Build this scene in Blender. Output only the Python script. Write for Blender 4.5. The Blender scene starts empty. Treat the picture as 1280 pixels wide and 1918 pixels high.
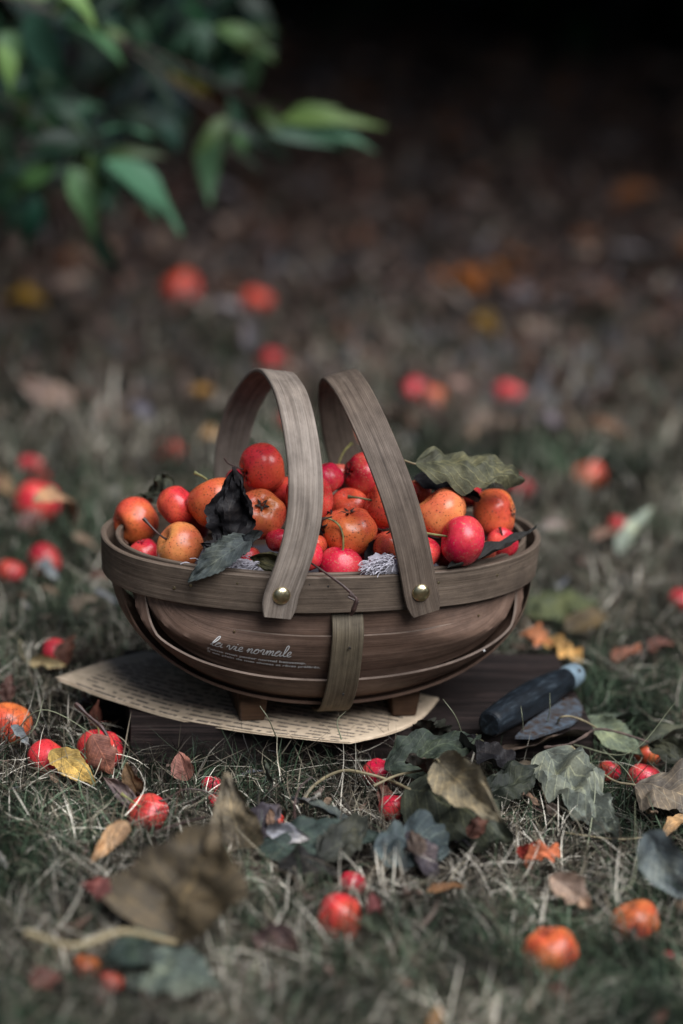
import bpy, math, random
import numpy as np
from math import sin, cos, pi, radians, sqrt, atan2, asin, tan
from mathutils import Vector, Matrix, noise, Quaternion
S = bpy.context.scene
C = S.collection
# ------------------------------------------------------------------ camera (all lengths in cm, scaled by .01 on linking)
FPX = 5328.0
PITCH, ROLL = radians(18), radians(3.2)
_fw = Vector((0, cos(PITCH), -sin(PITCH))); _rt = Vector((1, 0, 0)); _up = _rt.cross(_fw)
RX = cos(ROLL)*_rt + sin(ROLL)*_up
UX = -sin(ROLL)*_rt + cos(ROLL)*_up
def ray(px, py): return _fw + RX*((px-640)/FPX) + UX*((959-py)/FPX)
CAM = Vector((0, 0, 11.4)) - ray(605, 998)*156.2
def G(px, py, z=0.0):
    d = ray(px, py); return CAM + d*((z-CAM.z)/d.z)
def PY(px, py, y):
    d = ray(px, py); return CAM + d*((y-CAM.y)/d.y)
def depth(p): return (Vector(p)-CAM).dot(_fw)
cd = bpy.data.cameras.new('camera'); cam = bpy.data.objects.new('camera', cd); C.objects.link(cam)
cam.matrix_world = Matrix.Translation(CAM*.01) @ Matrix((RX, UX, -_fw)).transposed().to_4x4()
cd.sensor_fit = 'VERTICAL'; cd.sensor_height = 36; cd.sensor_width = 24; cd.lens = FPX/1918*36
cd.clip_start = .02; cd.clip_end = 500
cd.dof.use_dof = True; cd.dof.focus_distance = 1.503; cd.dof.aperture_fstop = 2.9; cd.dof.aperture_blades = 9
S.camera = cam
# ------------------------------------------------------------------ world and sun
SUN_EL, SUN_AZ = radians(56), radians(136)      # azimuth clockwise from +Y
w = bpy.data.worlds.new('World'); S.world = w; w.use_nodes = True
nt = w.node_tree; bg = nt.nodes['Background']
sky = nt.nodes.new('ShaderNodeTexSky'); sky.sky_type = 'NISHITA'; sky.sun_disc = False
sky.sun_elevation = SUN_EL; sky.sun_rotation = SUN_AZ; sky.air_density = 1.0; sky.dust_density = 1.5
nt.links.new(sky.outputs[0], bg.inputs[0]); bg.inputs[1].default_value = .05
sl = bpy.data.lights.new('sun', 'SUN'); sl.energy = 5.0; sl.angle = radians(52); sl.color = (.95, .975, 1)
so = bpy.data.objects.new('sun', sl); C.objects.link(so)
sd = Vector((sin(SUN_AZ)*cos(SUN_EL), cos(SUN_AZ)*cos(SUN_EL), sin(SUN_EL)))
so.rotation_euler = sd.to_track_quat('Z', 'Y').to_euler()
S.view_settings.view_transform = 'Standard'; S.view_settings.look = 'None'
S.view_settings.exposure = 0.3; S.view_settings.gamma = 1
# ------------------------------------------------------------------ helpers
R = random.Random(11)
def tag(o, label=None, cat=None, group=None, kind=None):
    for k, v in (('label', label), ('category', cat), ('group', group), ('kind', kind)):
        if v: o[k] = v
    return o
def link(name, me, parent=None, mat=None, loc=(0, 0, 0)):
    o = bpy.data.objects.new(name, me); C.objects.link(o)
    if parent: o.parent = parent
    o.location = Vector(loc)*.01
    if mat and me: me.materials.append(mat) if len(me.materials) == 0 else None
    return o
def empty(name, loc=(0, 0, 0), rz=0):
    o = link(name, None, None, None, loc); o.empty_display_size = .01; o.rotation_euler.z = rz; return o
class MB:
    def __init__(s): s.v = []; s.f = []; s.uv = []
    def add(s, v, f, uv=None):
        n = len(s.v); s.v += [tuple(p) for p in v]; s.f += [tuple(i+n for i in q) for q in f]
        s.uv += [tuple(t) for t in uv] if uv else [(0, 0)]*len(v); return s
    def mesh(s, name, sharp=40):
        me = bpy.data.meshes.new(name)
        me.from_pydata([(x*.01, y*.01, z*.01) for x, y, z in s.v], [], s.f)
        l = me.uv_layers.new(name='UVMap')
        idx = np.zeros(len(me.loops), dtype=np.int32); me.loops.foreach_get('vertex_index', idx)
        l.data.foreach_set('uv', np.array(s.uv, dtype=np.float32)[idx].ravel())
        me.polygons.foreach_set('use_smooth', np.ones(len(me.polygons), dtype=bool))
        me.set_sharp_from_angle(angle=radians(sharp)); me.update(); return me
    def build(s, name, mat, parent=None, loc=(0, 0, 0)): 
        me = s.mesh(name); me.materials.append(mat); return link(name, me, parent, None, loc)
def frames(pts):
    pts = [Vector(p) for p in pts]; out = []
    n = None
    for i, p in enumerate(pts):
        t = (pts[min(i+1, len(pts)-1)]-pts[max(i-1, 0)]).normalized()
        if n is None:
            n = t.orthogonal().normalized()
        n = (n - t*n.dot(t)).normalized()
        out.append((p, t, n, t.cross(n)))
    return out
def tube(mb, pts, rad, k=7, wob=0):
    fr = frames(pts); n = len(fr); v = []; uv = []
    L = 0
    for i, (p, t, a, b) in enumerate(fr):
        r = rad(i/(n-1)) if callable(rad) else rad
        r *= 1+wob*noise.noise(p*3)
        if i: L += (p-fr[i-1][0]).length
        for j in range(k):
            an = 2*pi*j/k; v.append(p+(a*cos(an)+b*sin(an))*r); uv.append((L, j/k))
    f = [(i*k+j, i*k+(j+1) % k, (i+1)*k+(j+1) % k, (i+1)*k+j) for i in range(n-1) for j in range(k)]
    f.append(tuple(range(k))[::-1]); f.append(tuple((n-1)*k+j for j in range(k)))
    mb.add(v, f, uv); return mb
def spline(ps, n=8):
    ps = [Vector(p) for p in ps]; out = []
    q = [ps[0]*2-ps[1]]+ps+[ps[-1]*2-ps[-2]]
    for i in range(1, len(q)-2):
        for j in range(n):
            t = j/n; a, b, c, d = q[i-1:i+3]
            out.append(.5*((2*b)+(c-a)*t+(2*a-5*b+4*c-d)*t*t+(3*b-a-3*c+d)*t**3))
    out.append(ps[-1]); return out
def strip(mb, P, Sd, N, wd, th, closed=False, u0=0):
    """bent wooden strip: centre line P, width directions Sd, outward normals N, chamfered section"""
    ch = min(.05, th*.3); h = th/2; sec = [(-1, -h+ch), (-1, h-ch), (-2, h), (2, h), (1, h-ch), (1, -h+ch), (2, -h), (-2, -h)]
    v = []; uv = []; L = u0; n = len(P)
    for i in range(n):
        W = (wd(i/(n-1)) if callable(wd) else wd)/2
        if i: L += (P[i]-P[i-1]).length
        for a, b in sec:
            y = {-1: -W, 1: W, -2: -W+ch, 2: W-ch}[a]
            v.append(P[i]+Sd[i]*y+N[i]*b); uv.append((L, y+(5 if b < 0 else 0)))
    f = [(i*8+j, i*8+(j+1) % 8, ((i+1) % n)*8+(j+1) % 8, ((i+1) % n)*8+j) for i in range(n if closed else n-1) for j in range(8)]
    if not closed: f += [tuple(range(8))[::-1], tuple((n-1)*8+j for j in range(8))]
    mb.add(v, f, uv); return mb
# ------------------------------------------------------------------ materials
def newmat(name):
    m = bpy.data.materials.new(name); m.use_nodes = True; t = m.node_tree
    return m, t, t.nodes['Principled BSDF']
def nd(t, kind, **kw):
    n = t.nodes.new('ShaderNode'+kind)
    for k, v in kw.items():
        if k.startswith('i_'): n.inputs[k[2:].replace('_', ' ')].default_value = v
        else: setattr(n, k, v)
    return n
def ramp(t, fac, stops, interp='LINEAR'):
    r = nd(t, 'ValToRGB'); cr = r.color_ramp; cr.interpolation = interp
    while len(cr.elements) < len(stops): cr.elements.new(.5)
    for e, (p, c) in zip(cr.elements, stops): e.position = p; e.color = (*c, 1) if len(c) == 3 else c
    t.links.new(fac, r.inputs[0]); return r.outputs[0]
def mix(t, fac, a, b, mode='MIX'):
    m = nd(t, 'Mix', data_type='RGBA', blend_type=mode)
    for s, v in ((m.inputs[0], fac), (m.inputs[6], a), (m.inputs[7], b)):
        if isinstance(v, (int, float)): s.default_value = v
        elif isinstance(v, tuple): s.default_value = (*v, 1)
        else: t.links.new(v, s)
    return m.outputs[2]
def mth(t, op, a, b=0.0, c=None):
    m = nd(t, 'Math', operation=op)
    for s, v in zip(m.inputs, (a, b, c)):
        if v is None: continue
        if isinstance(v, (int, float)): s.default_value = v
        else: t.links.new(v, s)
    return m.outputs[0]
def mapped(t, out, scale, loc=(0, 0, 0)):
    m = nd(t, 'Mapping'); m.inputs['Scale'].default_value = scale; m.inputs['Location'].default_value = loc
    t.links.new(out, m.inputs[0]); return m.outputs[0]
def noi(t, vec, scale=1, detail=4, rough=.6, dist=0):
    n = nd(t, 'TexNoise'); n.inputs['Scale'].default_value = scale; n.inputs['Detail'].default_value = detail
    n.inputs['Roughness'].default_value = rough; n.inputs['Distortion'].default_value = dist
    if vec: t.links.new(vec, n.inputs['Vector'])
    return n
def bump(t, bs, h, st=.3, dist=.0005):
    b = nd(t, 'Bump'); b.inputs['Strength'].default_value = st; b.inputs['Distance'].default_value = dist
    t.links.new(h, b.inputs['Height']); t.links.new(b.outputs[0], bs.inputs['Normal'])
def wood(name, dark, mid, light, grain=14, seed=0, rough=.62, uv=True, diag=0.0, fm=.5):
    m, t, bs = newmat(name); tc = nd(t, 'TexCoord'); src = tc.outputs['UV'] if uv else tc.outputs['Object']
    k = 1 if uv else 100
    mp = nd(t, 'Mapping'); mp.inputs['Scale'].default_value = (.12*k, grain*.5*k, grain*.5*k); mp.inputs['Location'].default_value = (seed*7.3, seed*3.1, seed)
    mp.inputs['Rotation'].default_value = (0, 0, diag); t.links.new(src, mp.inputs[0])
    a = noi(t, mp.outputs[0], 1.0, 5, .6, .15)
    fine = noi(t, mapped(t, src, (.25*k, grain*2.2*k, grain*2.2*k), (seed, 2, 3)), 1, 3, .6)
    blot = noi(t, mapped(t, src, (.45*k, .7*k, .7*k), (seed*2, 5, 1)), 1, 6, .7)
    c = ramp(t, a.outputs[0], [(.22, dark), (.5, mid), (.80, light)])
    c = mix(t, fm, c, ramp(t, fine.outputs[0], [(.38, (.30, .28, .27)), (.56, (1, 1, 1))]), 'MULTIPLY')
    c = mix(t, .7, c, ramp(t, blot.outputs[0], [(.32, (.42, .40, .39)), (.62, (1.1, 1.08, 1.05))]), 'MULTIPLY')
    # scattered dark specks and scuffs
    sp = noi(t, mapped(t, src, (3*k, 9*k, 9*k), (seed, 9, 4)), 1, 2, .5)
    c = mix(t, ramp(t, sp.outputs[0], [(.70, (0, 0, 0)), (.76, (1, 1, 1))]), c, mix(t, .5, c, dark))
    t.links.new(c, bs.inputs['Base Color'])
    h = mth(t, 'ADD', mth(t, 'MULTIPLY', fine.outputs[0], .7), a.outputs[0])
    bump(t, bs, h, .55, .0004)
    t.links.new(ramp(t, blot.outputs[0], [(.3, (rough+.12,)*3), (.7, (rough-.12,)*3)]), bs.inputs['Roughness'])
    bs.inputs['Specular IOR Level'].default_value = .25
    return m
M_RIM = wood('weathered_rim_wood', (.072, .053, .040), (.15, .112, .085), (.225, .173, .137), 12, 1)
M_BODY = wood('stained_splint_wood', (.085, .050, .036), (.15, .094, .070), (.22, .145, .112), 6, 2, .5, fm=.3)
M_HAND = wood('greyed_handle_wood', (.12, .096, .079), (.25, .205, .172), (.35, .30, .26), 9, 3)
M_HAND2 = wood('brown_handle_wood', (.07, .051, .039), (.14, .105, .082), (.21, .165, .132), 11, 5, diag=.10)
M_STRAP = wood('olive_strap_wood', (.06, .046, .031), (.125, .10, .068), (.18, .145, .10), 16, 6)
M_FOOT = wood('foot_wood', (.03, .014, .008), (.065, .033, .018), (.1, .055, .032), 6, 7, uv=False)
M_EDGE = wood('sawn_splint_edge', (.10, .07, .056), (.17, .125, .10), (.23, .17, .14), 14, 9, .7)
M_BOARD = wood('dark_board_wood', (.004, .003, .003), (.022, .015, .014), (.085, .06, .055), 7, 8, .65, uv=False, fm=.8)
def simple(name, col, rough=.6, metal=0, nscale=0, var=.3, bs_=0):
    m, t, bs = newmat(name); bs.inputs['Roughness'].default_value = rough; bs.inputs['Metallic'].default_value = metal
    if nscale:
        tc = nd(t, 'TexCoord'); n = noi(t, tc.outputs['Object'], nscale, 5, .65)
        a = tuple(x*(1-var) for x in col); b = tuple(min(1, x*(1+var)) for x in col)
        t.links.new(ramp(t, n.outputs[0], [(.35, a), (.65, b)]), bs.inputs['Base Color'])
        bump(t, bs, n.outputs[0], .4, .0004 if not bs_ else bs_)
    else: bs.inputs['Base Color'].default_value = (*col, 1)
    return m
M_BRASS = simple('aged_brass', (.62, .52, .32), .28, 1, 250, .25)
M_NAIL = simple('nail_metal', (.55, .45, .28), .35, 1)
M_NAILHOLE = simple('nail_dark', (.02, .015, .012), .8)
M_PRINT = simple('white_print', (.55, .54, .53), .8)
M_CLOTH = simple('pale_cloth', (.50, .47, .52), .95, 0, 400, .25)
M_STEM = simple('fruit_stem', (.16, .15, .05), .6, 0, 300, .5)
M_STEMB = simple('brown_stem', (.045, .022, .018), .55, 0, 300, .5)
M_CALYX = simple('dry_calyx', (.018, .014, .010), .8, 0, 300, .5)
M_TWIG = simple('twig_bark', (.07, .045, .035), .7, 0, 150, .6)
M_PET = simple('petiole_tan', (.20, .16, .09), .65, 0, 150, .4)
M_HBLUE = None
def fruit_mat():
    m, t, bs = newmat('hawthorn_skin'); tc = nd(t, 'TexCoord'); oi = nd(t, 'ObjectInfo')
    vec = nd(t, 'VectorMath', operation='ADD'); off = nd(t, 'CombineXYZ')
    t.links.new(mth(t, 'MULTIPLY', oi.outputs['Random'], 50), off.inputs[0])
    t.links.new(mapped(t, tc.outputs['Object'], (100,)*3), vec.inputs[0]); t.links.new(off.outputs[0], vec.inputs[1]); v = vec.outputs[0]
    big = noi(t, v, .6, 4, .55, .4); sm = noi(t, v, 5, 5, .65)
    crim = mix(t, .75, oi.outputs['Color'], (.56, .012, .05))
    gold = mix(t, .30, oi.outputs['Color'], (.66, .27, .07))
    c = mix(t, ramp(t, big.outputs[0], [(.42, (0,)*3), (.66, (1,)*3)]), crim, gold)
    c = mix(t, .35, c, oi.outputs['Color'])
    c = mix(t, .55, c, ramp(t, sm.outputs[0], [(.3, (.7, .62, .62)), (.62, (1.1, 1.05, 1)), (.8, (1.15, 1.2, 1.2))]), 'MULTIPLY')
    vo = nd(t, 'TexVoronoi', feature='F1'); vo.inputs['Scale'].default_value = 8.5; t.links.new(v, vo.inputs['Vector'])
    rad = mth(t, 'MULTIPLY', noi(t, v, 2.2, 2).outputs[0], .50)
    dot = mth(t, 'LESS_THAN', vo.outputs['Distance'], mth(t, 'SUBTRACT', rad, .03))
    hsv = nd(t, 'SeparateColor'); t.links.new(oi.outputs['Color'], hsv.inputs[0])
    red = mth(t, 'LESS_THAN', hsv.outputs[1], .05)
    dc = mix(t, red, (.06, .02, .01), (.45, .22, .12))
    c = mix(t, mth(t, 'MULTIPLY', dot, .72), c, dc)
    # brown russet blotches
    ru = noi(t, v, 1.7, 6, .7)
    c = mix(t, ramp(t, ru.outputs[0], [(.70, (0,)*3), (.80, (.7,)*3)]), c, (.09, .035, .015))
    t.links.new(c, bs.inputs['Base Color'])
    t.links.new(ramp(t, sm.outputs[0], [(.3, (.20,)*3), (.7, (.36,)*3)]), bs.inputs['Roughness'])
    bs.inputs['Subsurface Weight'].default_value = .06; bs.inputs['Subsurface Radius'].default_value = (.004, .001, .0005)
    bs.inputs['Specular IOR Level'].default_value = .42
    bump(t, bs, mth(t, 'ADD', sm.outputs[0], mth(t, 'MULTIPLY', dot, .25)), .35, .0004); return m
M_FRUIT = fruit_mat()
def leaf_mat():
    m, t, bs = newmat('dry_leaf'); tc = nd(t, 'TexCoord'); oi = nd(t, 'ObjectInfo'); geo = nd(t, 'NewGeometry')
    sx = nd(t, 'SeparateXYZ'); t.links.new(tc.outputs['UV'], sx.inputs[0]); u, vv = sx.outputs[0], sx.outputs[1]
    av = mth(t, 'ABSOLUTE', vv)
    v3 = mapped(t, tc.outputs['Object'], (100,)*3); n1 = noi(t, v3, .7, 6, .65, .3); n2 = noi(t, v3, 6, 4, .6)
    base = mix(t, .85, oi.outputs['Color'], ramp(t, n1.outputs[0], [(.30, (.22, .18, .18)), (.48, (.85, .85, .85)), (.70, (1.7, 1.55, 1.3))]), 'MULTIPLY')
    base = mix(t, .5, base, ramp(t, n2.outputs[0], [(.3, (.6, .55, .55)), (.65, (1.15, 1.15, 1.15))]), 'MULTIPLY')
    ph = mth(t, 'ADD', mth(t, 'SUBTRACT', mth(t, 'MULTIPLY', u, 9), mth(t, 'MULTIPLY', av, 3.2)), mth(t, 'MULTIPLY', n1.outputs[0], .35))
    fr = mth(t, 'ABSOLUTE', mth(t, 'SUBTRACT', mth(t, 'FRACT', ph), .5))
    vein = mth(t, 'MAXIMUM', mth(t, 'GREATER_THAN', fr, .455), mth(t, 'LESS_THAN', av, .03))
    ridge = mth(t, 'MAXIMUM', mth(t, 'SMOOTH_MAX', mth(t, 'SUBTRACT', mth(t, 'MULTIPLY', fr, 2), .7), 0.0, .2), mth(t, 'MULTIPLY', mth(t, 'LESS_THAN', av, .04), .5))
    c = mix(t, mth(t, 'MULTIPLY', vein, .55), base, mix(t, 1.0, base, (2.3, 2.2, 1.9), 'MULTIPLY'))
    back = mix(t, .25, c, (.17, .165, .14))
    c = mix(t, geo.outputs['Backfacing'], c, back)
    t.links.new(c, bs.inputs['Base Color']); bs.inputs['Roughness'].default_value = .62; bs.inputs['Specular IOR Level'].default_value = .2
    bump(t, bs, mth(t, 'ADD', mth(t, 'MULTIPLY', ridge, .8), n2.outputs[0]), .6, .0006)
    return m
M_LEAF = leaf_mat()
def vcol_mat(name, rough=.6, trans=0):
    m, t, bs = newmat(name); a = nd(t, 'VertexColor'); a.layer_name = 'Col'
    t.links.new(a.outputs[0], bs.inputs['Base Color']); bs.inputs['Roughness'].default_value = rough
    bs.inputs['Specular IOR Level'].default_value = .2
    return m
M_GRASS = vcol_mat('grass_blades', .55)
M_FOLI = vcol_mat('shrub_leaves', .5)
M_LITTER = vcol_mat('litter_crumbs', .8)
# ------------------------------------------------------------------ ground
def gz(x, y):
    return .5*noise.noise(Vector((x*.06, y*.06, 0)))+.25*noise.noise(Vector((x*.3, y*.3, 3)))-.45
def ground():
    m, t, bs = newmat('dark_soil'); tc = nd(t, 'TexCoord'); v = tc.outputs['Object']
    a = noi(t, v, 9, 8, .7); b = noi(t, v, 90, 5, .7)
    c = ramp(t, a.outputs[0], [(.3, (.006, .005, .004)), (.6, (.018, .014, .011)), (.8, (.04, .03, .025))])
    c = mix(t, .7, c, ramp(t, b.outputs[0], [(.3, (.4, .4, .4)), (.65, (1.4, 1.3, 1.2))]), 'MULTIPLY')
    t.links.new(c, bs.inputs['Base Color']); bs.inputs['Roughness'].default_value = .95; bs.inputs['Specular IOR Level'].default_value = .1
    bump(t, bs, b.outputs[0], .8, .004)
    xs = np.concatenate([[-6000, -2000, -800, -400], np.arange(-240, 241, 4.), [400, 800, 2000, 6000]])
    ys = np.concatenate([[-3000, -800, -300, -150], np.arange(-80, 460, 4.), [700, 1200, 3000, 8000]])
    mb = MB(); nx = len(xs)
    mb.add([(x, y, gz(x, y) if abs(x) < 250 and -90 < y < 480 else -.45) for y in ys for x in xs],
           [(j*nx+i, j*nx+i+1, (j+1)*nx+i+1, (j+1)*nx+i) for j in range(len(ys)-1) for i in range(nx-1)])
    o = mb.build('ground', m); tag(o, kind='structure')
ground()
# ------------------------------------------------------------------ board under the basket
BY = radians(7.2); BU = Vector((cos(BY), sin(BY), 0)); BV = Vector((-sin(BY), cos(BY), 0)); BFL = Vector((-9.7, -6.3, 0)); BL, BW, BT = 25.4, 11.6, 1.9
def board():
    root = empty('wooden_board', (BFL+BU*BL/2+BV*BW/2), BY)
    tag(root, 'dark weathered wooden board lying in the grass under the page and the basket', 'board')
    mb = MB(); nx, ny = 60, 26
    def z(x, y, top): return (BT+.05*noise.noise(Vector((x*.25, y*1.4, 1)))+.03*noise.noise(Vector((x, y*5, 7)))) if top else -.2
    v = []; f = []
    for top in (0, 1):
        for j in range(ny):
            for i in range(nx):
                x = -BL/2+BL*i/(nx-1); y = -BW/2+BW*j/(ny-1)
                ex = .06*noise.noise(Vector((x*.5, top*2, 0))) if j in (0, ny-1) else 0
                v.append((x, y+ex, z(x, y, top)))
    n = nx*ny
    for j in range(ny-1):
        for i in range(nx-1):
            a = j*nx+i; f.append((a, a+nx, a+nx+1, a+1)); a += n; f.append((a, a+1, a+nx+1, a+nx))
    for i in range(nx-1):
        f.append((i, i+1, n+i+1, n+i)); a = (ny-1)*nx+i; f.append((a+1, a, n+a, n+a+1))
    for j in range(ny-1):
        a = j*nx; f.append((a+nx, a, n+a, n+a+nx)); a += nx-1; f.append((a, a+nx, n+a+nx, n+a))
    mb.add(v, f); mb.build('plank', M_BOARD, root)
board()
# ------------------------------------------------------------------ printed book page
def page_mat():
    m, t, bs = newmat('printed_paper'); tc = nd(t, 'TexCoord'); sx = nd(t, 'SeparateXYZ'); t.links.new(tc.outputs['UV'], sx.inputs[0])
    u, v = sx.outputs[0], sx.outputs[1]
    n = noi(t, mapped(t, tc.outputs['UV'], (1.2, 1.2, 1)), 1, 6, .6)
    pap = ramp(t, n.outputs[0], [(.3, (.38, .29, .20)), (.6, (.54, .42, .30))])
    row = mth(t, 'DIVIDE', v, .66); fr = mth(t, 'FRACT', row); rid = mth(t, 'FLOOR', row)
    inrow = mth(t, 'MULTIPLY', mth(t, 'GREATER_THAN', fr, .34), mth(t, 'LESS_THAN', fr, .72))
    cv = nd(t, 'CombineXYZ'); t.links.new(mth(t, 'MULTIPLY', u, 4), cv.inputs[0]); t.links.new(mth(t, 'MULTIPLY', rid, 7.7), cv.inputs[1])
    t.links.new(mth(t, 'MULTIPLY', fr, 2.2), cv.inputs[2])
    ch = noi(t, cv.outputs[0], 1.6, 3, .7)
    wv = nd(t, 'CombineXYZ'); t.links.new(mth(t, 'MULTIPLY', u, 1.6), wv.inputs[0]); t.links.new(mth(t, 'MULTIPLY', rid, 3.3), wv.inputs[1])
    wd = noi(t, wv.outputs[0], 1.3, 1, .5)
    ink = mth(t, 'MULTIPLY', mth(t, 'MULTIPLY', inrow, mth(t, 'GREATER_THAN', ch.outputs[0], .40)), mth(t, 'GREATER_THAN', wd.outputs[0], .44))
    mar = mth(t, 'MULTIPLY', mth(t, 'MULTIPLY', mth(t, 'GREATER_THAN', u, 1.2), mth(t, 'LESS_THAN', u, 18.2)), mth(t, 'MULTIPLY', mth(t, 'GREATER_THAN', v, .5), mth(t, 'LESS_THAN', v, 13.0)))
    c = mix(t, mth(t, 'MULTIPLY', mth(t, 'MULTIPLY', ink, mar), .85), pap, (.03, .028, .028))
    t.links.new(c, bs.inputs['Base Color']); bs.inputs['Roughness'].default_value = .9
    bump(t, bs, n.outputs[0], .3, .001); return m
def page():
    pm = page_mat()
    A = G(103, 1262, 2.75); D = G(275, 1214, 2.6); Bq = G(655, 1390, BT+.12); Cq = G(822, 1306, BT+.12)
    root = empty('book_page', (A+Bq)/2); root.location.z = .02
    tag(root, 'old yellowed printed book page lying on the board under the basket, left corner lifted', 'paper')
    base = Vector(root.location)*100
    for k in range(2):
        mb = MB(); nu, nv = 60, 30; v = []; uv = []
        off = Vector((.15, -.22, -.05))*k
        for j in range(nv):
            for i in range(nu):
                a, b = i/(nu-1), j/(nv-1)
                f0 = A.lerp(Bq, a); f1 = D.lerp(Cq+Vector((1.2, 2.0, 0)) if 0 else Cq, a)
                f0 = f0+Vector((-.3, -1.05, 0))*max(0, sin(pi*a))**.9; f1 = f1+Vector((.3, .9, 0))*sin(pi*a)
                p = f0.lerp(f1, b)+Vector((.75, -.75, 0))*sin(pi*b)*a**3
                ru = .06*noise.noise(Vector((a*9, k, 0))) if b == 0 else 0
                p = p+Vector((ru*.4, ru, 0))
                lift = .55*max(0, 1-a/.5)**1.3*(1-.4*b)
                # lift keeps the corner up; the middle sags to the board
                p.z = BT+.10-.04*k+lift+.35*max(0, 1-a/.35)*sin(b*pi*.8)*.5+.05*noise.noise(Vector((a*4, b*4, k)))*min(1, a*2)
                edge = max(0, 1-b/.12)*sin(pi*a)*.12
                p.z -= edge*.35
                v.append(p+off*(1-.8*a)-base); uv.append((a*19, (1-b)*11.5+.4))
        f = [(j*nu+i, j*nu+i+1, (j+1)*nu+i+1, (j+1)*nu+i) for j in range(nv-1) for i in range(nu-1)]
        mb.add(v, f, uv); o = mb.build('sheet', pm, root)
        md = o.modifiers.new('thickness', 'SOLIDIFY'); md.thickness = .00018; md.offset = -1
page()
# ------------------------------------------------------------------ basket
BYAW = radians(13); HB = 9.4
RA, RB = 12.15, 7.35
BASE = Vector((0, 0, BT+.14))
def el(a, ra, rb, p=2.12):
    c, s = cos(a), sin(a)
    return Vector((ra*math.copysign(abs(c)**(2/p), c), rb*math.copysign(abs(s)**(2/p), s), 0))
BM = Matrix.Translation(BASE) @ Matrix.Rotation(BYAW, 4, 'Z')
def basket():
    root = empty('trug_basket', BASE, BYAW)
    tag(root, 'oval brown wooden trug basket with two bent handles, heaped with red and orange fruit', 'basket')
    # rim bands
    for nm, ra, rb, zc, wd, th in (('rim', RA-.15, RB-.15, HB-1.03, 2.06, .32), ('inner_rim', RA-.85, RB-.85, HB-1.0, 1.9, .26)):
        n = 140; P = [el(2*pi*i/n, ra, rb) for i in range(n)]
        N = []
        for i in range(n):
            t = (P[(i+1) % n]-P[i-1]).normalized(); N.append(Vector((t.y, -t.x, 0)))
        P2 = [p+Vector((0, 0, zc+.03*noise.noise(p*.6)+.02*sin(i*.3))) for i, p in enumerate(P)]
        # flare slightly outward
        Sd = [(Vector((0, 0, 1))+N[i]*(.06 if nm == 'rim' else -.02)).normalized() for i in range(n)]
        Q, SD, NN = P2+[P2[0]], Sd+[Sd[0]], N+[N[0]]
        strip(MB_ := MB(), Q, SD, NN, wd, th).build(nm, M_RIM, root)
    # splint boards, clinker style
    E = [(RA-.95, None, None, None), (9.9, 3.5, 6.85, -3.3), (10.65, 2.5, 6.15, -6.0), (11.15, 1.6, 4.8, -7.9), (11.35, 0, 0, -8.55)]
    def edge(j, s):          # s in -1..1 along the length, z relative to rim top
        if j == 0:
            x = 9.85*sin(s*pi/2); y = -(RB-.68)*sqrt(max(0, 1-(abs(x)/(RA-.7))**2.12)); return Vector((x, y, -.35))
        xe, ye, yc, zc = E[j]; a = s*pi/2; c = max(0, cos(a))
        return Vector((xe*sin(a), -(ye+(yc-ye)*c**.75), -.5+(zc+.5)*c**(.38, .38, .62, .76, .76)[j]))
    def surf(j, s, w):
        a, b = edge(j, s), edge(j+1, s)
        return a.lerp(b, w)
    def nrm(j, s, w):
        e = .01
        if s > .98: s = .98
        if s < -.98: s = -.98
        du = surf(j, s+e, w)-surf(j, s-e, w); dw = surf(j, s, w+e)-surf(j, s, w-e)
        n = du.cross(dw); n.normalize()
        if n.y*-1+n.z*-1 < 0: n = -n
        return n
    def offs(j, s, w):
        sp = abs(sin(s*pi/2))**4
        return (.38+.05*sp)*(1-w)*(1 if j else 0)-.42*sp*w*(j < 3)+.16*sin(pi*min(1, max(0, w)))-.02*w+(.0 if j else .0)
    def point(j, s, w):
        p = surf(j, s, w)+nrm(j, s, w)*offs(j, s, w)
        lim = 1+max(0, -2.1-p.z)*.04; e = sqrt((p.x/(RA-.42))**2+(p.y/(RB-.42))**2)
        if e > lim: p.x *= lim/e; p.y *= lim/e
        return p
    def board_mesh(j, side):
        mb = MB(); nu, nv = 70, 9; th = .13; v = []; uv = []
        wmax = 1.13 if j < 2 else 1.35
        for lay in (0, 1):
            for k in range(nv):
                wv = wmax*k/(nv-1)
                for i in range(nu):
                    s = -.995+1.99*i/(nu-1)
                    nn = nrm(j, s, min(wv, 1)); p = point(j, s, wv)-nn*(th*lay)
                    wob = .03*noise.noise(Vector((s*6, j*3.1+side, 0))) if k == 0 else 0
                    p = p+Vector((0, 0, wob))
                    p = Vector((p.x, p.y*side, p.z+HB)); v.append(p)
                    uv.append((s*15+j*9+side*4, wv*3.2+j*11))
        n = nu*nv; f = []
        for k in range(nv-1):
            for i in range(nu-1):
                a = k*nu+i; f.append((a, a+nu, a+nu+1, a+1)); f.append((n+a, n+a+1, n+a+nu+1, n+a+nu))
        for i in range(nu-1):
            f.append((i, i+1, n+i+1, n+i)); a = (nv-1)*nu+i; f.append((a+1, a, n+a, n+a+1))
        for k in range(nv-1):
            a = k*nu; f.append((a+nu, a, n+a, n+a+nu)); a += nu-1; f.append((a, a+nu, n+a+nu, n+a))
        if side < 0: f = [q[::-1] for q in f]
        mb.add(v, f, uv); mb.edge = (2*(nv-1)*(nu-1), nu-1); return mb
    for j in (0, 1, 2):
        for side in (1, -1): 
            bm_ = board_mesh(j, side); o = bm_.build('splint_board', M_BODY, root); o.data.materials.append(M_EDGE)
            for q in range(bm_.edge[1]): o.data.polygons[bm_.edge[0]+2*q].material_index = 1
            if j == 1 and side == 1: o['label'] = 'splint board printed with white script and two small lines'; front = o
    # bottom board, edge 3 front to edge 3 back
    mb = MB(); nu, nv = 70, 17; v = []; uv = []
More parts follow.
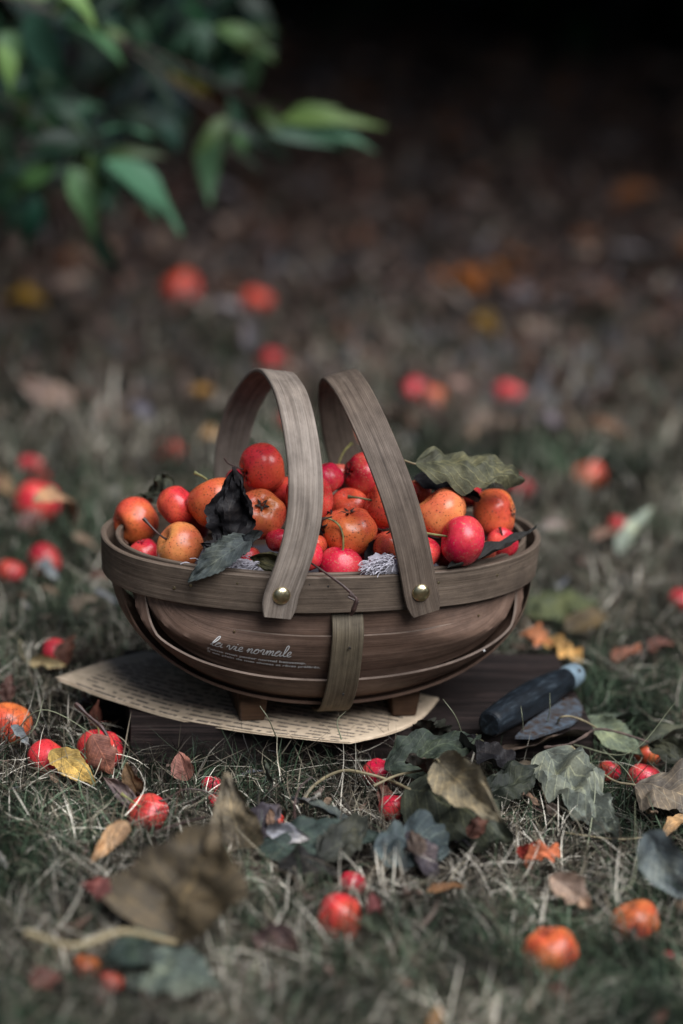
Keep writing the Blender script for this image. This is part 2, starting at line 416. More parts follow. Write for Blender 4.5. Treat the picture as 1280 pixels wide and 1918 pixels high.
    for lay in (0, 1):
        for k in range(nv):
            q = -1+2*k/(nv-1)
            for i in range(nu):
                s = -.995+1.99*i/(nu-1); e = edge(3, s); m_ = edge(4, s)
                p = Vector((e.x+(m_.x-e.x)*(1-q*q), e.y*-q if False else e.y*(-q)*-1*-1, 0)); p.y = e.y*(-q)*-1
                p.z = e.z+(m_.z-e.z)*(1-q*q)-.22-.15*(1-abs(q))
                sp = abs(sin(s*pi/2))**5; p.x *= 1+.03*sp
                p.z += .17*lay; v.append(Vector((p.x, p.y*1.06, p.z+HB))); uv.append((s*15, q*5+40))
    n = nu*nv; f = []
    for k in range(nv-1):
        for i in range(nu-1):
            a = k*nu+i; f.append((a, a+nu, a+nu+1, a+1)); f.append((n+a, n+a+1, n+a+nu+1, n+a+nu))
    for i in range(nu-1):
        f.append((i, i+1, n+i+1, n+i)); a = (nv-1)*nu+i; f.append((a+1, a, n+a, n+a+1))
    for k in range(nv-1):
        a = k*nu; f.append((a+nu, a, n+a, n+a+nu)); a += nu-1; f.append((a, a+nu, n+a+nu, n+a))
    mb.add(v, f, uv).build('bottom_board', M_BODY, root)
    # central strap
    half = [(-6.72, -1.0), (-6.78, -2.0), (-7.15, -2.55), (-7.42, -3.3), (-7.25, -4.6), (-6.85, -6.0), (-6.2, -7.2), (-5.2, -8.3), (-3.6, -8.95), (-1.8, -9.15), (0, -9.2)]
    pts = spline([(0, y, z+HB) for y, z in half]+[(0, -y, z+HB) for y, z in half[-2::-1]], 5)
    n = len(pts); Sd = [Vector((1, 0, 0))]*n; N = []
    for i in range(n):
        t = (pts[min(i+1, n-1)]-pts[max(i-1, 0)]).normalized(); N.append(t.cross(Vector((1, 0, 0))).normalized()*-1)
    if N[0].y > 0: N = [-a for a in N]
    strip(MB(), pts, Sd, N, 1.72, .17).build('strap', M_STRAP, root)
    # feet
    for x in (-4.25, 4.25):
        mb = MB(); y0, y1 = -4.0, 4.0
        v = [(x-.68, y0, 0), (x+.68, y0, 0), (x+.68, y1, 0), (x-.68, y1, 0), (x-.85, y0-.15, 1.9), (x+.85, y0-.15, 1.9), (x+.85, y1+.15, 1.9), (x-.85, y1+.15, 1.9)]
        b = [(0, 3, 2, 1), (4, 5, 6, 7), (0, 1, 5, 4), (1, 2, 6, 5), (2, 3, 7, 6), (3, 0, 4, 7)]
        o = mb.add(v, b).build('foot', M_FOOT, root)
        bv = o.modifiers.new('bevel', 'BEVEL'); bv.width = .0009; bv.segments = 2
    # handles
    for x0, lean, mat, hh, tw in ((-3.75, radians(6.8), M_HAND, 9.6, .65), (3.75, radians(-17), M_HAND2, 9.85, .25)):
        zr = HB-.85; yr = RB+.22
        P = []
        ks = 60
        P += [Vector((0, -yr, -1.25+.25*i)) for i in range(5)]
        for i in range(ks+1):
            a = pi*i/ks; c, s = cos(a), sin(a); p = 2.5 if x0 < 0 else 2.3
            P.append(Vector((0, -yr*math.copysign(abs(c)**(2/p), c), hh*abs(s)**(2/p))))
        P += [Vector((0, yr, -.25-.25*i)) for i in range(5)]
        # resample evenly
        d = [0]
        for i in range(1, len(P)): d.append(d[-1]+(P[i]-P[i-1]).length)
        Q = []
        for k in range(91):
            t = d[-1]*k/90; i = max(j for j in range(len(d)) if d[j] <= t+1e-9); i = min(i, len(P)-2)
            q = (t-d[i])/max(1e-6, d[i+1]-d[i]); Q.append(P[i].lerp(P[i+1], q))
        N = []; n = len(Q)
        for i in range(n):
            t = (Q[min(i+1, n-1)]-Q[max(i-1, 0)]).normalized(); N.append(Vector((1, 0, 0)).cross(t))
        if N[0].y > 0: N = [-a for a in N]
        rot = Matrix.Rotation(lean, 3, 'Y')
        Q = [Vector((q.x-tw*(q.y/yr)*sin(pi*min(1, max(0, q.z/hh))), q.y, q.z)) for q in Q]
        Q = [rot@q+Vector((x0, 0, zr)) for q in Q]; N = [rot@a for a in N]; Sd = [rot@Vector((1, 0, 0))]*n
        wd = lambda t: 1.86*(1 if .012 < t < .988 else (.93 if .004 < t < .996 else .8))
        h = strip(MB(), Q, Sd, N, wd, .24).build('handle', mat, root)
        h['label'] = 'pale greyed bent handle with brass rivet' if x0 < 0 else 'browner bent handle leaning inward, with brass rivet'
        for sgn in (1, -1):
            mb = MB(); v = [(0, 0, .24)]; f = []; k = 24
            prof = [(.12, .235), (.25, .21), (.37, .16), (.45, .09), (.485, 0)]
            for r_, z_ in prof:
                for q in range(k):
                    an = 2*pi*q/k; zz = z_*(1+.12*noise.noise(Vector((cos(an)*r_*4, sin(an)*r_*4, x0))))
                    v.append((r_*cos(an), r_*sin(an), zz))
            f += [(0, 1+q, 1+(q+1) % k) for q in range(k)]
            for a in range(len(prof)-1):
                f += [(1+a*k+q, 1+(a+1)*k+q, 1+(a+1)*k+(q+1) % k, 1+a*k+(q+1) % k) for q in range(k)]
            v2 = [Vector((x_, -sgn*(yr+.12+z_), y_)) for x_, y_, z_ in v]
            v2 = [(p.x*sgn, p.y, p.z) for p in v2]
            mb.add(v2, f); mb.build('rivet', M_BRASS, h, (x0, 0, zr))
    # nails in the rim and strap (angle on the ellipse, height)
    def rimpt(x, zz):
        xx = x/RA; y = -RB*max(0, 1-abs(xx)**2.12)**(1/2.12)
        return Vector((x, y, HB+zz))
    for x, zz, dk in ((-9.0, -1.2, 0), (-8.2, -.9, 0), (-8.2, -.35, 1), (-5.9, -.5, 0), (-1.2, -.5, 1), (-2.2, -.4, 1), (4.9, -.6, 0), (8.5, -.75, 0), (9.3, -.45, 1)):
        p = rimpt(x, zz); mb = MB(); e = .03
        a = atan2(p.y/RB**2, p.x/RA**2)
        v = []; k = 8
        nn = Vector((cos(a), sin(a), 0)); tt = Vector((-nn.y, nn.x, 0))
        for r_, o_ in ((.085, .0), (.07, .06), (.02, .075)):
            for q in range(k): v.append(p+nn*(o_-.02)+(tt*cos(2*pi*q/k)+Vector((0, 0, 1))*sin(2*pi*q/k))*r_*(1.1 if not dk else .9))
        f = [(l*k+q, l*k+(q+1) % k, (l+1)*k+(q+1) % k, (l+1)*k+q) for l in range(2) for q in range(k)]+[tuple(2*k+q for q in range(k))]
        mb.add(v, f).build('nail', M_NAILHOLE if dk else M_NAIL, root)
    for z_, y_ in ((-3.9, -7.52), (-6.9, -6.6)):
        mb = MB(); tube(mb, [(.1, y_, HB+z_), (.1, y_-.1, HB+z_-.02)], .07, 8); mb.build('nail', M_NAILHOLE, root)
    # small staple heads along the splint edges
    for j, s in ((1, -.42), (1, .6), (2, .53)):
        p = point(j, s, .04); n = nrm(j, s, .04); p = Vector((p.x, p.y, p.z+HB)); mb = MB(); tube(mb, [p, p+n*.09], .06, 6); mb.build('nail', M_PRINT if j == 2 else M_NAIL, root)
    # ---- printed writing, laid on the front splint board
    GL = {
     'l': ([(0, .1), (.3, .7), (.52, 1.6), (.45, 2.1), (.25, 2.0), (.18, 1.3), (.2, .4), (.38, 0), (.62, .15)], .62),
     'a': ([(0, .15), (.12, .5), (.55, 1), (.25, .98), (.05, .55), (.1, .08), (.4, .02), (.68, .45), (.78, .95), (.74, .4), (.84, .02), (1.05, .18)], 1.02),
     'v': ([(0, .4), (.12, .92), (.28, .9), (.36, .4), (.46, .02), (.65, .25), (.82, .9), (.95, .95), (1.05, .85)], 1.0),
     'i': ([(0, .15), (.22, .95), (.2, .35), (.32, 0), (.55, .18)], .55),
     'e': ([(0, .15), (.38, .45), (.5, .82), (.34, 1.02), (.12, .7), (.14, .2), (.4, 0), (.72, .2)], .72),
     'n': ([(0, .3), (.15, .95), (.22, .6), (.18, 0), (.24, .45), (.48, .97), (.64, .8), (.6, .25), (.72, 0), (.92, .2)], .92),
     'm': ([(0, .3), (.15, .95), (.22, .6), (.18, 0), (.24, .45), (.46, .97), (.6, .8), (.56, 0), (.62, .45), (.86, .97), (1.0, .8), (.96, .25), (1.08, 0), (1.3, .2)], 1.3),
     'o': ([(0, .15), (.2, .7), (.5, 1), (.22, .95), (.06, .5), (.16, .06), (.44, .02), (.66, .45), (.56, .9), (.5, 1), (.62, .8), (.95, .85)], .92),
     'r': ([(0, .5), (.1, .95), (.25, 1.08), (.42, .9), (.38, .4), (.46, .02), (.72, .2)], .72)}
    def place(tx, ty):       # cm in text space to the board surface
        x = -7.15+tx; w_ = .50-ty/2.85
        xe = 9.9+(10.65-9.9)*w_; s = asin(max(-.98, min(.98, x/xe)))/(pi/2)
        p = point(1, s, w_)+nrm(1, s, w_)*.05
        return Vector((p.x, p.y, p.z+HB))
    mb = MB(); X = .12; sc = .375
    for wi, word in enumerate(('la', 'vie', 'normale')):
        for ch in word:
            pts, adv = GL[ch]
            sp = spline([(a, b, 0) for a, b in pts], 5)
            L = [Vector((X+(p.x+p.y*.22)*sc, p.y*sc, 0)) for p in sp]
            v = []; n = len(L)
            for i in range(n):
                t = (L[min(i+1, n-1)]-L[max(i-1, 0)]); t.normalize(); o = Vector((-t.y, t.x, 0))*.026
                v += [place(*(L[i]+o).xy), place(*(L[i]-o).xy)]
            mb.add(v, [(2*i, 2*i+1, 2*i+3, 2*i+2) for i in range(n-1)])
            if ch == 'i':
                c0 = Vector((X+(.25+.3)*sc, 1.45*sc, 0))
                mb.add([place(c0.x+.035*cos(q), c0.y+.035*sin(q)) for q in [k*pi/4 for k in range(8)]], [tuple(range(8))])
            X += adv*sc
        X += .5*sc
    mb.build('script_lettering', M_PRINT, front)
    for text, ty, wtot in (("J'aime mon panier normal beaucoup.", -.50, 5.15), ("Il est plein de mes choses et r\u00eaves pr\u00e9f\u00e9r\u00e9s.", -.80, 5.95)):
        cu = bpy.data.curves.new('t', 'FONT'); cu.body = text; cu.size = 1; cu.offset = .03; cu.resolution_u = 3
        ob = bpy.data.objects.new('t', cu); C.objects.link(ob)
        dg = bpy.context.evaluated_depsgraph_get(); me = bpy.data.meshes.new_from_object(ob.evaluated_get(dg))
        bpy.data.objects.remove(ob)
        xs = [q.co.x for q in me.vertices]; x1 = max(xs)
        mb = MB(); mb.add([place(q.co.x/x1*wtot, ty+q.co.y*.25) for q in me.vertices], [tuple(pp.vertices) for pp in me.polygons])
        o = mb.build('small_lettering', M_PRINT, front)
basket()
# ------------------------------------------------------------------ fruit
def fruit_mesh(seed, lobes=5, lob=.035, flat=.93):
    mb = MB(); nt_, npn = 26, 40; v = []; uv = []
    for i in range(nt_+1):
        th = pi*i/nt_
        for j in range(npn):
            ph = 2*pi*j/npn
            r = 1+lob*cos(lobes*ph+seed)*(.25+.75*max(0, -cos(th)))*max(0, sin(th))**.6
            r += .07*noise.noise(Vector((sin(th)*cos(ph), sin(th)*sin(ph), cos(th)))*1.3+Vector((seed*9, 0, 0)))
            d = .36*math.exp(-(th/.40)**2)+  .26*math.exp(-((pi-th)/.44)**2)*(1+.5*cos(lobes*ph+seed))
            r -= d
            z = cos(th)*r*flat
            x = sin(th)*r*(1+.03*cos(th)); v.append((x*cos(ph), x*sin(ph), z)); uv.append((j/npn, i/nt_))
    f = [(i*npn+j, (i+1)*npn+j, (i+1)*npn+(j+1) % npn, i*npn+(j+1) % npn) for i in range(nt_) for j in range(npn)]
    mb.add(v, f, uv); me = mb.mesh('flesh', 80); me.materials.append(M_FRUIT); return me
FM = [fruit_mesh(1), fruit_mesh(2.3, 5, .065, .88), fruit_mesh(3.1, 5, .02, .97), fruit_mesh(4.4, 5, .05, .92), fruit_mesh(5.2, 4, .04, 1.0)]
def calyx_mesh():
    mb = MB(); rr = random.Random(5)
    for k in range(5):
        a = 2*pi*k/5+rr.uniform(-.15, .15); d = Vector((cos(a), sin(a), 0)); s = Vector((-sin(a), cos(a), 0))
        L = .24+rr.uniform(-.05, .05)
        v = []
        for i, (t, w_) in enumerate(((0, .06), (.4, .06), (.75, .035), (1, .006))):
            c = d*(.03+L*t)+Vector((0, 0, -.69-.05*sin(t*2.4)-.07*t))
            v += [c+s*w_, c-s*w_+Vector((0, 0, 0)), c+Vector((0, 0, -.025))]
        f = []
        for i in range(3):
            a0 = i*3; f += [(a0, a0+2, a0+5, a0+3), (a0+2, a0+1, a0+4, a0+5), (a0+1, a0, a0+3, a0+4)]
        mb.add(v, f)
    # dark pit disc
    mb.add([(.09*cos(q), .09*sin(q), -.69) for q in [k*pi/5 for k in range(10)]], [tuple(range(10))])
    me = mb.mesh('calyx'); me.materials.append(M_CALYX); return me
CAL = calyx_mesh()
FR = []      # (root, centre, radius)
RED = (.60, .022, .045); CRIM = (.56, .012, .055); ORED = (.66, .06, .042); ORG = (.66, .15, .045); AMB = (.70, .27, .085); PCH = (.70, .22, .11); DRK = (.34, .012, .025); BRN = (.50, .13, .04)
VX = lambda r, u, c: (RX*r+UX*u-_fw*c).normalized()
NF = [0]
def fruit(label, cen, r, col, axis=(.3, .9, .2), stem=None, stemcol=None, calyx=True, squash=1, group=None):
    """cen: centre (cm); r radius (cm); axis: stem direction as right/up/toward-viewer; stem: control points along the axis frame or None"""
    i = NF[0]; NF[0] += 1
    ax = VX(*axis); q = ax.to_track_quat('Z', 'Y') @ Quaternion((0, 0, 1), R.uniform(0, 6.28))
    o = empty('hawthorn_fruit', cen); o.rotation_mode = 'QUATERNION'; o.rotation_quaternion = q
    s = r/.985; o.scale = (s, s, s*squash)
    tag(o, label, 'fruit', group)
    b = link('flesh', FM[i % 5], o); b.color = (*col, 1)
    if calyx: link('calyx', CAL, o)
    if stem:       # list of (right, up, toward) offsets in cm from the stem pit, in view frame
        inv = q.inverted(); pit = Vector((0, 0, .60*squash*0+.60))
        pts = [pit-Vector((0, 0, .1))]
        for d in stem:
            wv = (RX*d[0]+UX*d[1]-_fw*d[2]); l = inv@wv; pts.append(pit+l/s)
        mb = MB(); tube(mb, spline(pts, 6), lambda t: (.075-.02*sin(pi*min(1, t*1.1))+(.03 if t > .93 else 0))/s, 7, .2)
        mb.build('stem', stemcol or M_STEM, o)
    return o
def px2(px, py, y, rpx):
    c = PY(px, py, y); return c, rpx*depth(c)/FPX
BASKET_FR = [
 # label, px, py, y, r_px, colour, axis, stem, stemcol
 ('topmost large red fruit leaning on the inside of the left handle', 492, 877, -.8, 47, ORED, (.9, .3, -.3), None, None),
 ('brownish orange fruit showing its star shaped calyx to the viewer, left of the left handle', 487, 962, -3.4, 49, BRN, (-.15, -.45, -.9), None, None),
 ('orange fruit half hidden behind the upright black leaf', 403, 941, -2.2, 50, ORG, (-.3, .9, -.2), [(-.1, .3, 0), (-.35, .55, 0), (-.85, .8, 0)], None),
 ('red orange fruit between the leftmost fruit and the black leaf', 333, 948, -1.2, 39, ORED, (.6, .7, .2), None, None),
 ('leftmost orange fruit perched at the left end of the heap', 255, 975, .3, 43, ORG, (-.7, -.3, .5), None, None),
 ('yellow orange speckled fruit with a long dark stem pointing up left, above the left rim', 336, 1024, -3.6, 46, AMB, (-.8, .5, .45), [(-.2, .12, .2), (-.6, .45, .4), (-1.25, 1.15, .5)], M_STEMB),
 ('small red fruit tucked behind white fringe at the left end', 270, 1036, -1.7, 30, RED, (.2, -.9, -.3), None, None),
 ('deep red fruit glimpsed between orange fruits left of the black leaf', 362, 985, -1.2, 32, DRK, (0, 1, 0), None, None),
 ('pink red fruit just right of the left handle near the top', 609, 897, -.4, 34, CRIM, (-.3, .9, .2), None, None),
 ('creased red fruit right behind the left handle', 578, 935, -2.6, 47, RED, (.9, .1, .4), None, None),
 ('peach fruit with a yellow stem rising between the handles', 630, 893, 2.0, 30, PCH, (.1, .95, -.1), [(.15, .4, 0), (.4, .9, 0), (.85, 1.35, 0)], None),
 ('dark red fruit with its calyx turned left, high between the handles', 680, 890, -.2, 42, DRK, (.9, -.2, -.5), None, None),
 ('dull red fruit lying behind the orange fruit between the handles', 655, 950, -2.2, 37, ORED, (-.2, .7, .6), None, None),
 ('broad orange fruit with an open calyx pit on top, centre of the heap', 655, 995, -4.3, 51, ORG, (.05, -.85, -.35), None, None),
 ('crimson fruit with a curved stem standing up at the front rim', 639, 1062, -5.9, 41, CRIM, (.1, .98, .15), [(.05, .5, .1), (0, 1.1, .15), (-.25, 1.6, .1), (-.85, 1.9, 0), (-1.5, 1.65, 0)], M_STEM),
 ('pink red fruit at the front rim just right of the left handle', 573, 1043, -5.9, 33, RED, (-.3, .8, .1), None, None),
 ('orange fruit behind the pink one at the foot of the left handle', 586, 1022, -4.0, 27, ORG, (0, 1, 0), None, None),
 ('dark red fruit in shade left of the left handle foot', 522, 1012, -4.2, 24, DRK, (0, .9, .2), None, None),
 ('orange red fruit behind the right handle with a stem pointing left', 722, 947, -2.8, 44, ORED, (-.85, .35, .3), [(-.3, .05, 0), (-.8, .15, .1), (-1.35, .2, .1)], M_STEM),
 ('pink fruit right behind the top part of the right handle', 748, 925, -1.2, 34, RED, (.1, .9, .1), [(-.05, .35, 0), (-.1, .7, 0), (-.28, 1.05, 0)], None),
 ('small peach fruit with a brown stem tip right of the right handle', 785, 922, .6, 24, PCH, (.6, .6, .3), [(.1, .15, .1), (.2, .25, .2)], M_STEMB),
 ('large pale orange fruit covered in specks right of the right handle', 826, 962, -2.2, 51, AMB, (-.6, .7, .1), None, None),
 ('bright crimson fruit with a pale stem pointing left, near the right rim', 867, 1012, -4.2, 46, CRIM, (-.88, .22, .25), [(-.25, .05, .05), (-.75, .12, .1), (-1.35, .2, .1)], M_STEM),
 ('wide orange fruit under the grey green leaf at the right', 926, 962, -.2, 46, ORG, (-.9, -.1, -.3), None, None),
 ('small red fruit at the right end with a black stem tip', 940, 1019, -.9, 30, RED, (.1, .7, .6), [(-.1, .25, .1), (-.2, .5, .2)], M_STEMB),
 ('tiny pinkish fruit squeezed beside the dark curled leaf', 908, 1033, -2.0, 22, PCH, (0, 1, .2), None, None),
 ('deep red fruit at the rim right of the right handle', 792, 1035, -4.7, 34, RED, (0, .8, .3), None, None),
 ('orange fruit in shadow left of the right handle foot', 728, 1022, -4.0, 30, BRN, (0, .8, .3), None, None),
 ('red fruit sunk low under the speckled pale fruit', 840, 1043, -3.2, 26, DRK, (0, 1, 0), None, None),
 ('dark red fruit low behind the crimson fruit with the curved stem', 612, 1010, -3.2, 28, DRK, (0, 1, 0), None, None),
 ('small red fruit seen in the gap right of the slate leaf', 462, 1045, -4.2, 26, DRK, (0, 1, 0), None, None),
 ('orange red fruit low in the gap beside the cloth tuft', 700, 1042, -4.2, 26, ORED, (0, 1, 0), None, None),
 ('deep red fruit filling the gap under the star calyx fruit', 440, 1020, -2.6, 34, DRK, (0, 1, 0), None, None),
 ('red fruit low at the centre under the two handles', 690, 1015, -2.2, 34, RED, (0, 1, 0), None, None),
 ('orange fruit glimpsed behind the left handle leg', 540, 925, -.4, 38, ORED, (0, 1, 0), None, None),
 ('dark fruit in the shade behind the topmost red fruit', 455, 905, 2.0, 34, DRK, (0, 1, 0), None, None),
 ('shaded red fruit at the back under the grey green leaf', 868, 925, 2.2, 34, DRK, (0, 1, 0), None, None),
]
def basket_fruit():
    L = [[*px2(a[1], a[2], a[3], a[4]), a] for a in BASKET_FR]
    # settle: push overlapping fruit apart along the line of sight, far one moves back
    inv = BM.inverted()
    for it in range(60):
        for i in range(len(L)):
            for j in range(i+1, len(L)):
                (p, r), (q, s) = L[i][:2], L[j][:2]; d = (p-q).length; m_ = (r+s)*.9
                if d < m_:
                    k = i if depth(p) > depth(q) else j; o = j if k == i else i
                    for k_, sg, am in ((k, 1, .6), (o, -1, .15)):
                        c = L[k_][0]; dr = (c-CAM); e = (m_-d)*am*sg
                        if sg < 0:
                            lc = inv@c
                            if lc.y < -5.6: continue
                        L[k_][0] = CAM+dr*(1+e/dr.length); L[k_][1] *= (1+e/dr.length)
        for a in L:      # stay inside the rim
            lc = inv@a[0]; lim = 1-(a[1]-.1)/(RB-1.0); z = lc.z-HB
            if z < 1.0:
                y0 = -(RB-.95-a[1]*(.97 if z < .4 else .75))*sqrt(max(.02, 1-(lc.x/(RA-.9))**2))
                if lc.y < y0:
                    dr = a[0]-CAM; a[0] = CAM+dr*(1+.12/dr.length); a[1] *= 1+.12/dr.length
    for p, r, a in L:
        fruit(a[0], p, r, a[5], a[6], a[7], a[8], calyx=True)
        FR.append((p, r))
basket_fruit()
GROUND_FR = [
 ('orange speckled fruit cut by the left edge, with grass over it', 14, 1356, 45, ORG, (.2, .9, .2)),
 ('orange red fruit behind the yellow curled leaf at the left', 88, 1420, 37, ORED, (.5, .7, .2)),
 ('bright red fruit under the salmon leaf and twig, in front of the board corner', 186, 1407, 43, RED, (0, .9, .2)),
 ('crimson fruit lying behind the left corner of the page', 103, 1226, 30, CRIM, (.9, .1, -.2)),
 ('pale red fruit with a dark stem across it, in the left foreground', 277, 1524, 39, RED, (-.5, .6, .6)),
 ('small red fruit half buried left of the upright tan leaf', 397, 1472, 20, CRIM, (0, .9, .2)),
 ('tiny red fruit below the small half buried one by the upright tan leaf', 402, 1500, 15, RED, (0, .9, .2)),
 ('small orange fruit peeping behind the curled purple grey leaf', 515, 1541, 20, ORED, (0, .9, .2)),
 ('red and orange fruit in the front centre of the grass', 634, 1722, 49, ORED, (.9, -.1, .2)),
 ('orange fruit nearest the viewer at the bottom right', 1032, 1782, 53, ORG, (.2, -.8, -.3)),
 ('dull orange fruit behind grass straws at the lower right', 1190, 1730, 47, BRN, (-.4, .8, .2)),
 ('bright red fruit under crossing grass blades at the right', 1207, 1458, 32, CRIM, (.2, .9, .1)),
 ('small dark red fruit left of the bright red one under grass at the right', 1140, 1446, 22, DRK, (.2, .9, .1)),
 ('brown red fruit beside the pale green leaf at the right', 1213, 1412, 25, BRN, (.2, .9, .1)),
 ('red fruit half hidden behind the dark leaf pile below the board', 712, 1450, 34, CRIM, (.2, .9, .1)),
 ('blurred red fruit under the petioles of the leaf pile', 738, 1515, 30, RED, (.2, .9, .1)),
 ('deep red fruit in shade under the crumpled teal leaf', 660, 1655, 26, DRK, (.2, .9, .1)),
 ('large red fruit with a tan leaf over it, left of the basket', 70, 942, 43, RED, (.2, .9, .1)),
 ('dim red fruit in the grass far left, above the leaf covered one', 58, 874, 24, RED, (.2, .9, .1)),
 ('dark red fruit beside the dim one at the far left', 77, 896, 18, DRK, (.2, .9, .1)),
 ('red fruit with a grey leaf against it, left of the basket rim', 84, 1050, 33, RED, (.7, .6, .1)),
 ('pinkish red fruit at the left edge level with the basket rim', 20, 1072, 27, RED, (.2, .9, .1)),
 ('orange red fruit alone in the grass behind the left of the basket', 320, 850, 28, ORED, (.2, -.7, .1)),
 ('farthest left orange fruit, larger, in the dark litter', 338, 543, 38, ORED, (-.5, .6, .1)),
 ('far orange fruit right of the larger one in the litter', 480, 564, 29, ORED, (.2, .6, .1)),
 ('pinkish fruit far behind the left handle top', 510, 678, 28, RED, (.2, .6, .1)),
 ('crimson fruit of the touching pair behind the right handle', 775, 736, 30, CRIM, (-.5, .6, .1)),
 ('orange fruit of the touching pair behind the right handle', 812, 751, 26, ORG, (.5, -.6, .1)),
 ('pale red fruit alone in the grass, far behind the right handle', 953, 740, 29, RED, (.2, .6, .1)),
 ('large orange fruit in the grass behind the right end of the basket', 1103, 895, 37, ORG, (.2, -.6, .1)),
 ('small red fruit beside the pale upright leaf at the right', 1157, 986, 21, RED, (.2, .6, .1)),
 ('red fruit seen past the tip of the grey green leaf', 972, 917, 28, CRIM, (.2, .6, .1)),
 ('orange fruit seen in the grass through the left handle', 536, 792, 21, ORED, (.2, .6, .1)),
 ('orange fruit seen in the grass through the right handle', 658, 812, 25, ORG, (.2, .6, .1)),
 ('brown orange fruit low in the bottom left grass', 163, 1812, 27, BRN, (.2, .6, .1)),
 ('dark red fruit beside the brown orange one at the bottom left', 208, 1842, 24, DRK, (.2, .6, .1)),
 ('red fruit cut by the right edge level with the basket body', 1278, 1125, 26, RED, (.2, .6, .1)),
 ('tiny bright red fruit under straws at the lower right edge', 1252, 1792, 12, CRIM, (.2, .6, .1)),
]
def ground_fruit():
    for i, (lb, px, py, rp, col, ax) in enumerate(GROUND_FR):
        z = 1.0
        for k in range(3):
            c = G(px, py, z); r = rp*depth(c)/FPX; z = r*(.22 if py > 1600 else .42)
        st = None
        if lb.startswith('red and orange fruit in the front'): st = [(.2, -.05, .1), (.9, -.1, .1)]
        if lb.startswith('bright red fruit under the salmon'): st = [(0, .3, 0), (-.08, .75, 0)]
        if lb.startswith('pale red fruit with a dark'): st = [(-.3, .2, .2), (-1.0, .7, .2)]
        fruit(lb, c, r, col, ax, st, None, calyx=True); FR.append((c, r))
ground_fruit()
# ------------------------------------------------------------------ dry leaves
def leaf_verts(L, W, arc=.1, fold=.2, curl=.5, crump=.15, seed=0, serr=.05, teeth=16, tipcurl=0, shape=.75, nu=44, nv=12, twist=0):
    v = []; uv = []
    W = W/2
    off = Vector((seed*13.7, seed*5.1, seed*2.3))
    ang = -arc*2.4; x = 0; z = 0; cx = []; 
    for i in range(nu):
        t = i/(nu-1); cx.append((x, z, ang))
        d = L/(nu-1); a = arc*2.4*(1-2*t)+(tipcurl*(max(0, t-.55)/.45)**1.5)
        x += cos(a)*d; z += sin(a)*d; cx[-1] = (cx[-1][0], cx[-1][1], a)
    ex, ez, _ = cx[-1]; k = L/max(.3*L, sqrt(ex*ex+ez*ez)); ta = atan2(ez, ex)
    for i in range(nu):
        t = i/(nu-1); x, z, a = cx[i]
        wd = W*max(.012, sin(pi*min(1, max(0, t))**shape))**.85
        saw = (t*teeth) % 1.0
        for j in range(nv+1):
            q = -1+2*j/nv
            ww = wd*(1+(serr*(saw-.5)*(1.2+noise.noise(Vector((t*11, q, seed)))) if abs(q) == 1 else 0)+(.06*noise.noise(Vector((t*5, q*2, 1))+off)))
            if abs(q) == 1: ww *= 1+.07*noise.noise(Vector((t*9, q*4, 5))+off)-.12*max(0, noise.noise(Vector((t*6, q*3, 15))+off)-.25)*3
            cu = curl*(1+.9*noise.noise(Vector((t*2.6, seed, 0))))+.5*noise.noise(Vector((t*3.5, seed, 8)))+(.5*noise.noise(Vector((t*4, seed, 4+(q > 0)*3))) if crump > .05 else 0)
            if abs(cu) > .02: yy = ww*sin(cu*q)/cu; zz = ww*(1-cos(cu*q))/cu
            else: yy = ww*q; zz = 0
            zz += fold*abs(q)*ww
            fade = min(1, t*4)
            cr = crump*1.55*W*(noise.noise(Vector((t*3.2*L/4, q*1.8, 0))+off)*1.3+.6*noise.noise(Vector((t*8*L/4, q*4, 3))+off)+.25*abs(q)*sin(t*24+seed*3+q*2))*fade
            zz += cr; yy += cr*.4
            tw = twist*(t-.3)
            yy, zz = yy*cos(tw)-zz*sin(tw), yy*sin(tw)+zz*cos(tw)
            X = x-sin(a)*zz; Z = z+cos(a)*zz
            X, Z = (X*cos(ta)+Z*sin(ta)), (-X*sin(ta)+Z*cos(ta))
            v.append(Vector((X*k, yy, Z*k))); uv.append((t, q))
    n = nv+1
    f = [(i*n+j, (i+1)*n+j, (i+1)*n+j+1, i*n+j+1) for i in range(nu-1) for j in range(nv)]
    return v, f, uv
def pt(s):
    if len(s) == 2: return G(s[0], s[1], .8)
    if len(s) == 3: return G(*s)
    return PY(s[0], s[1], s[3])
NL = [0]; LEAFZ = {}
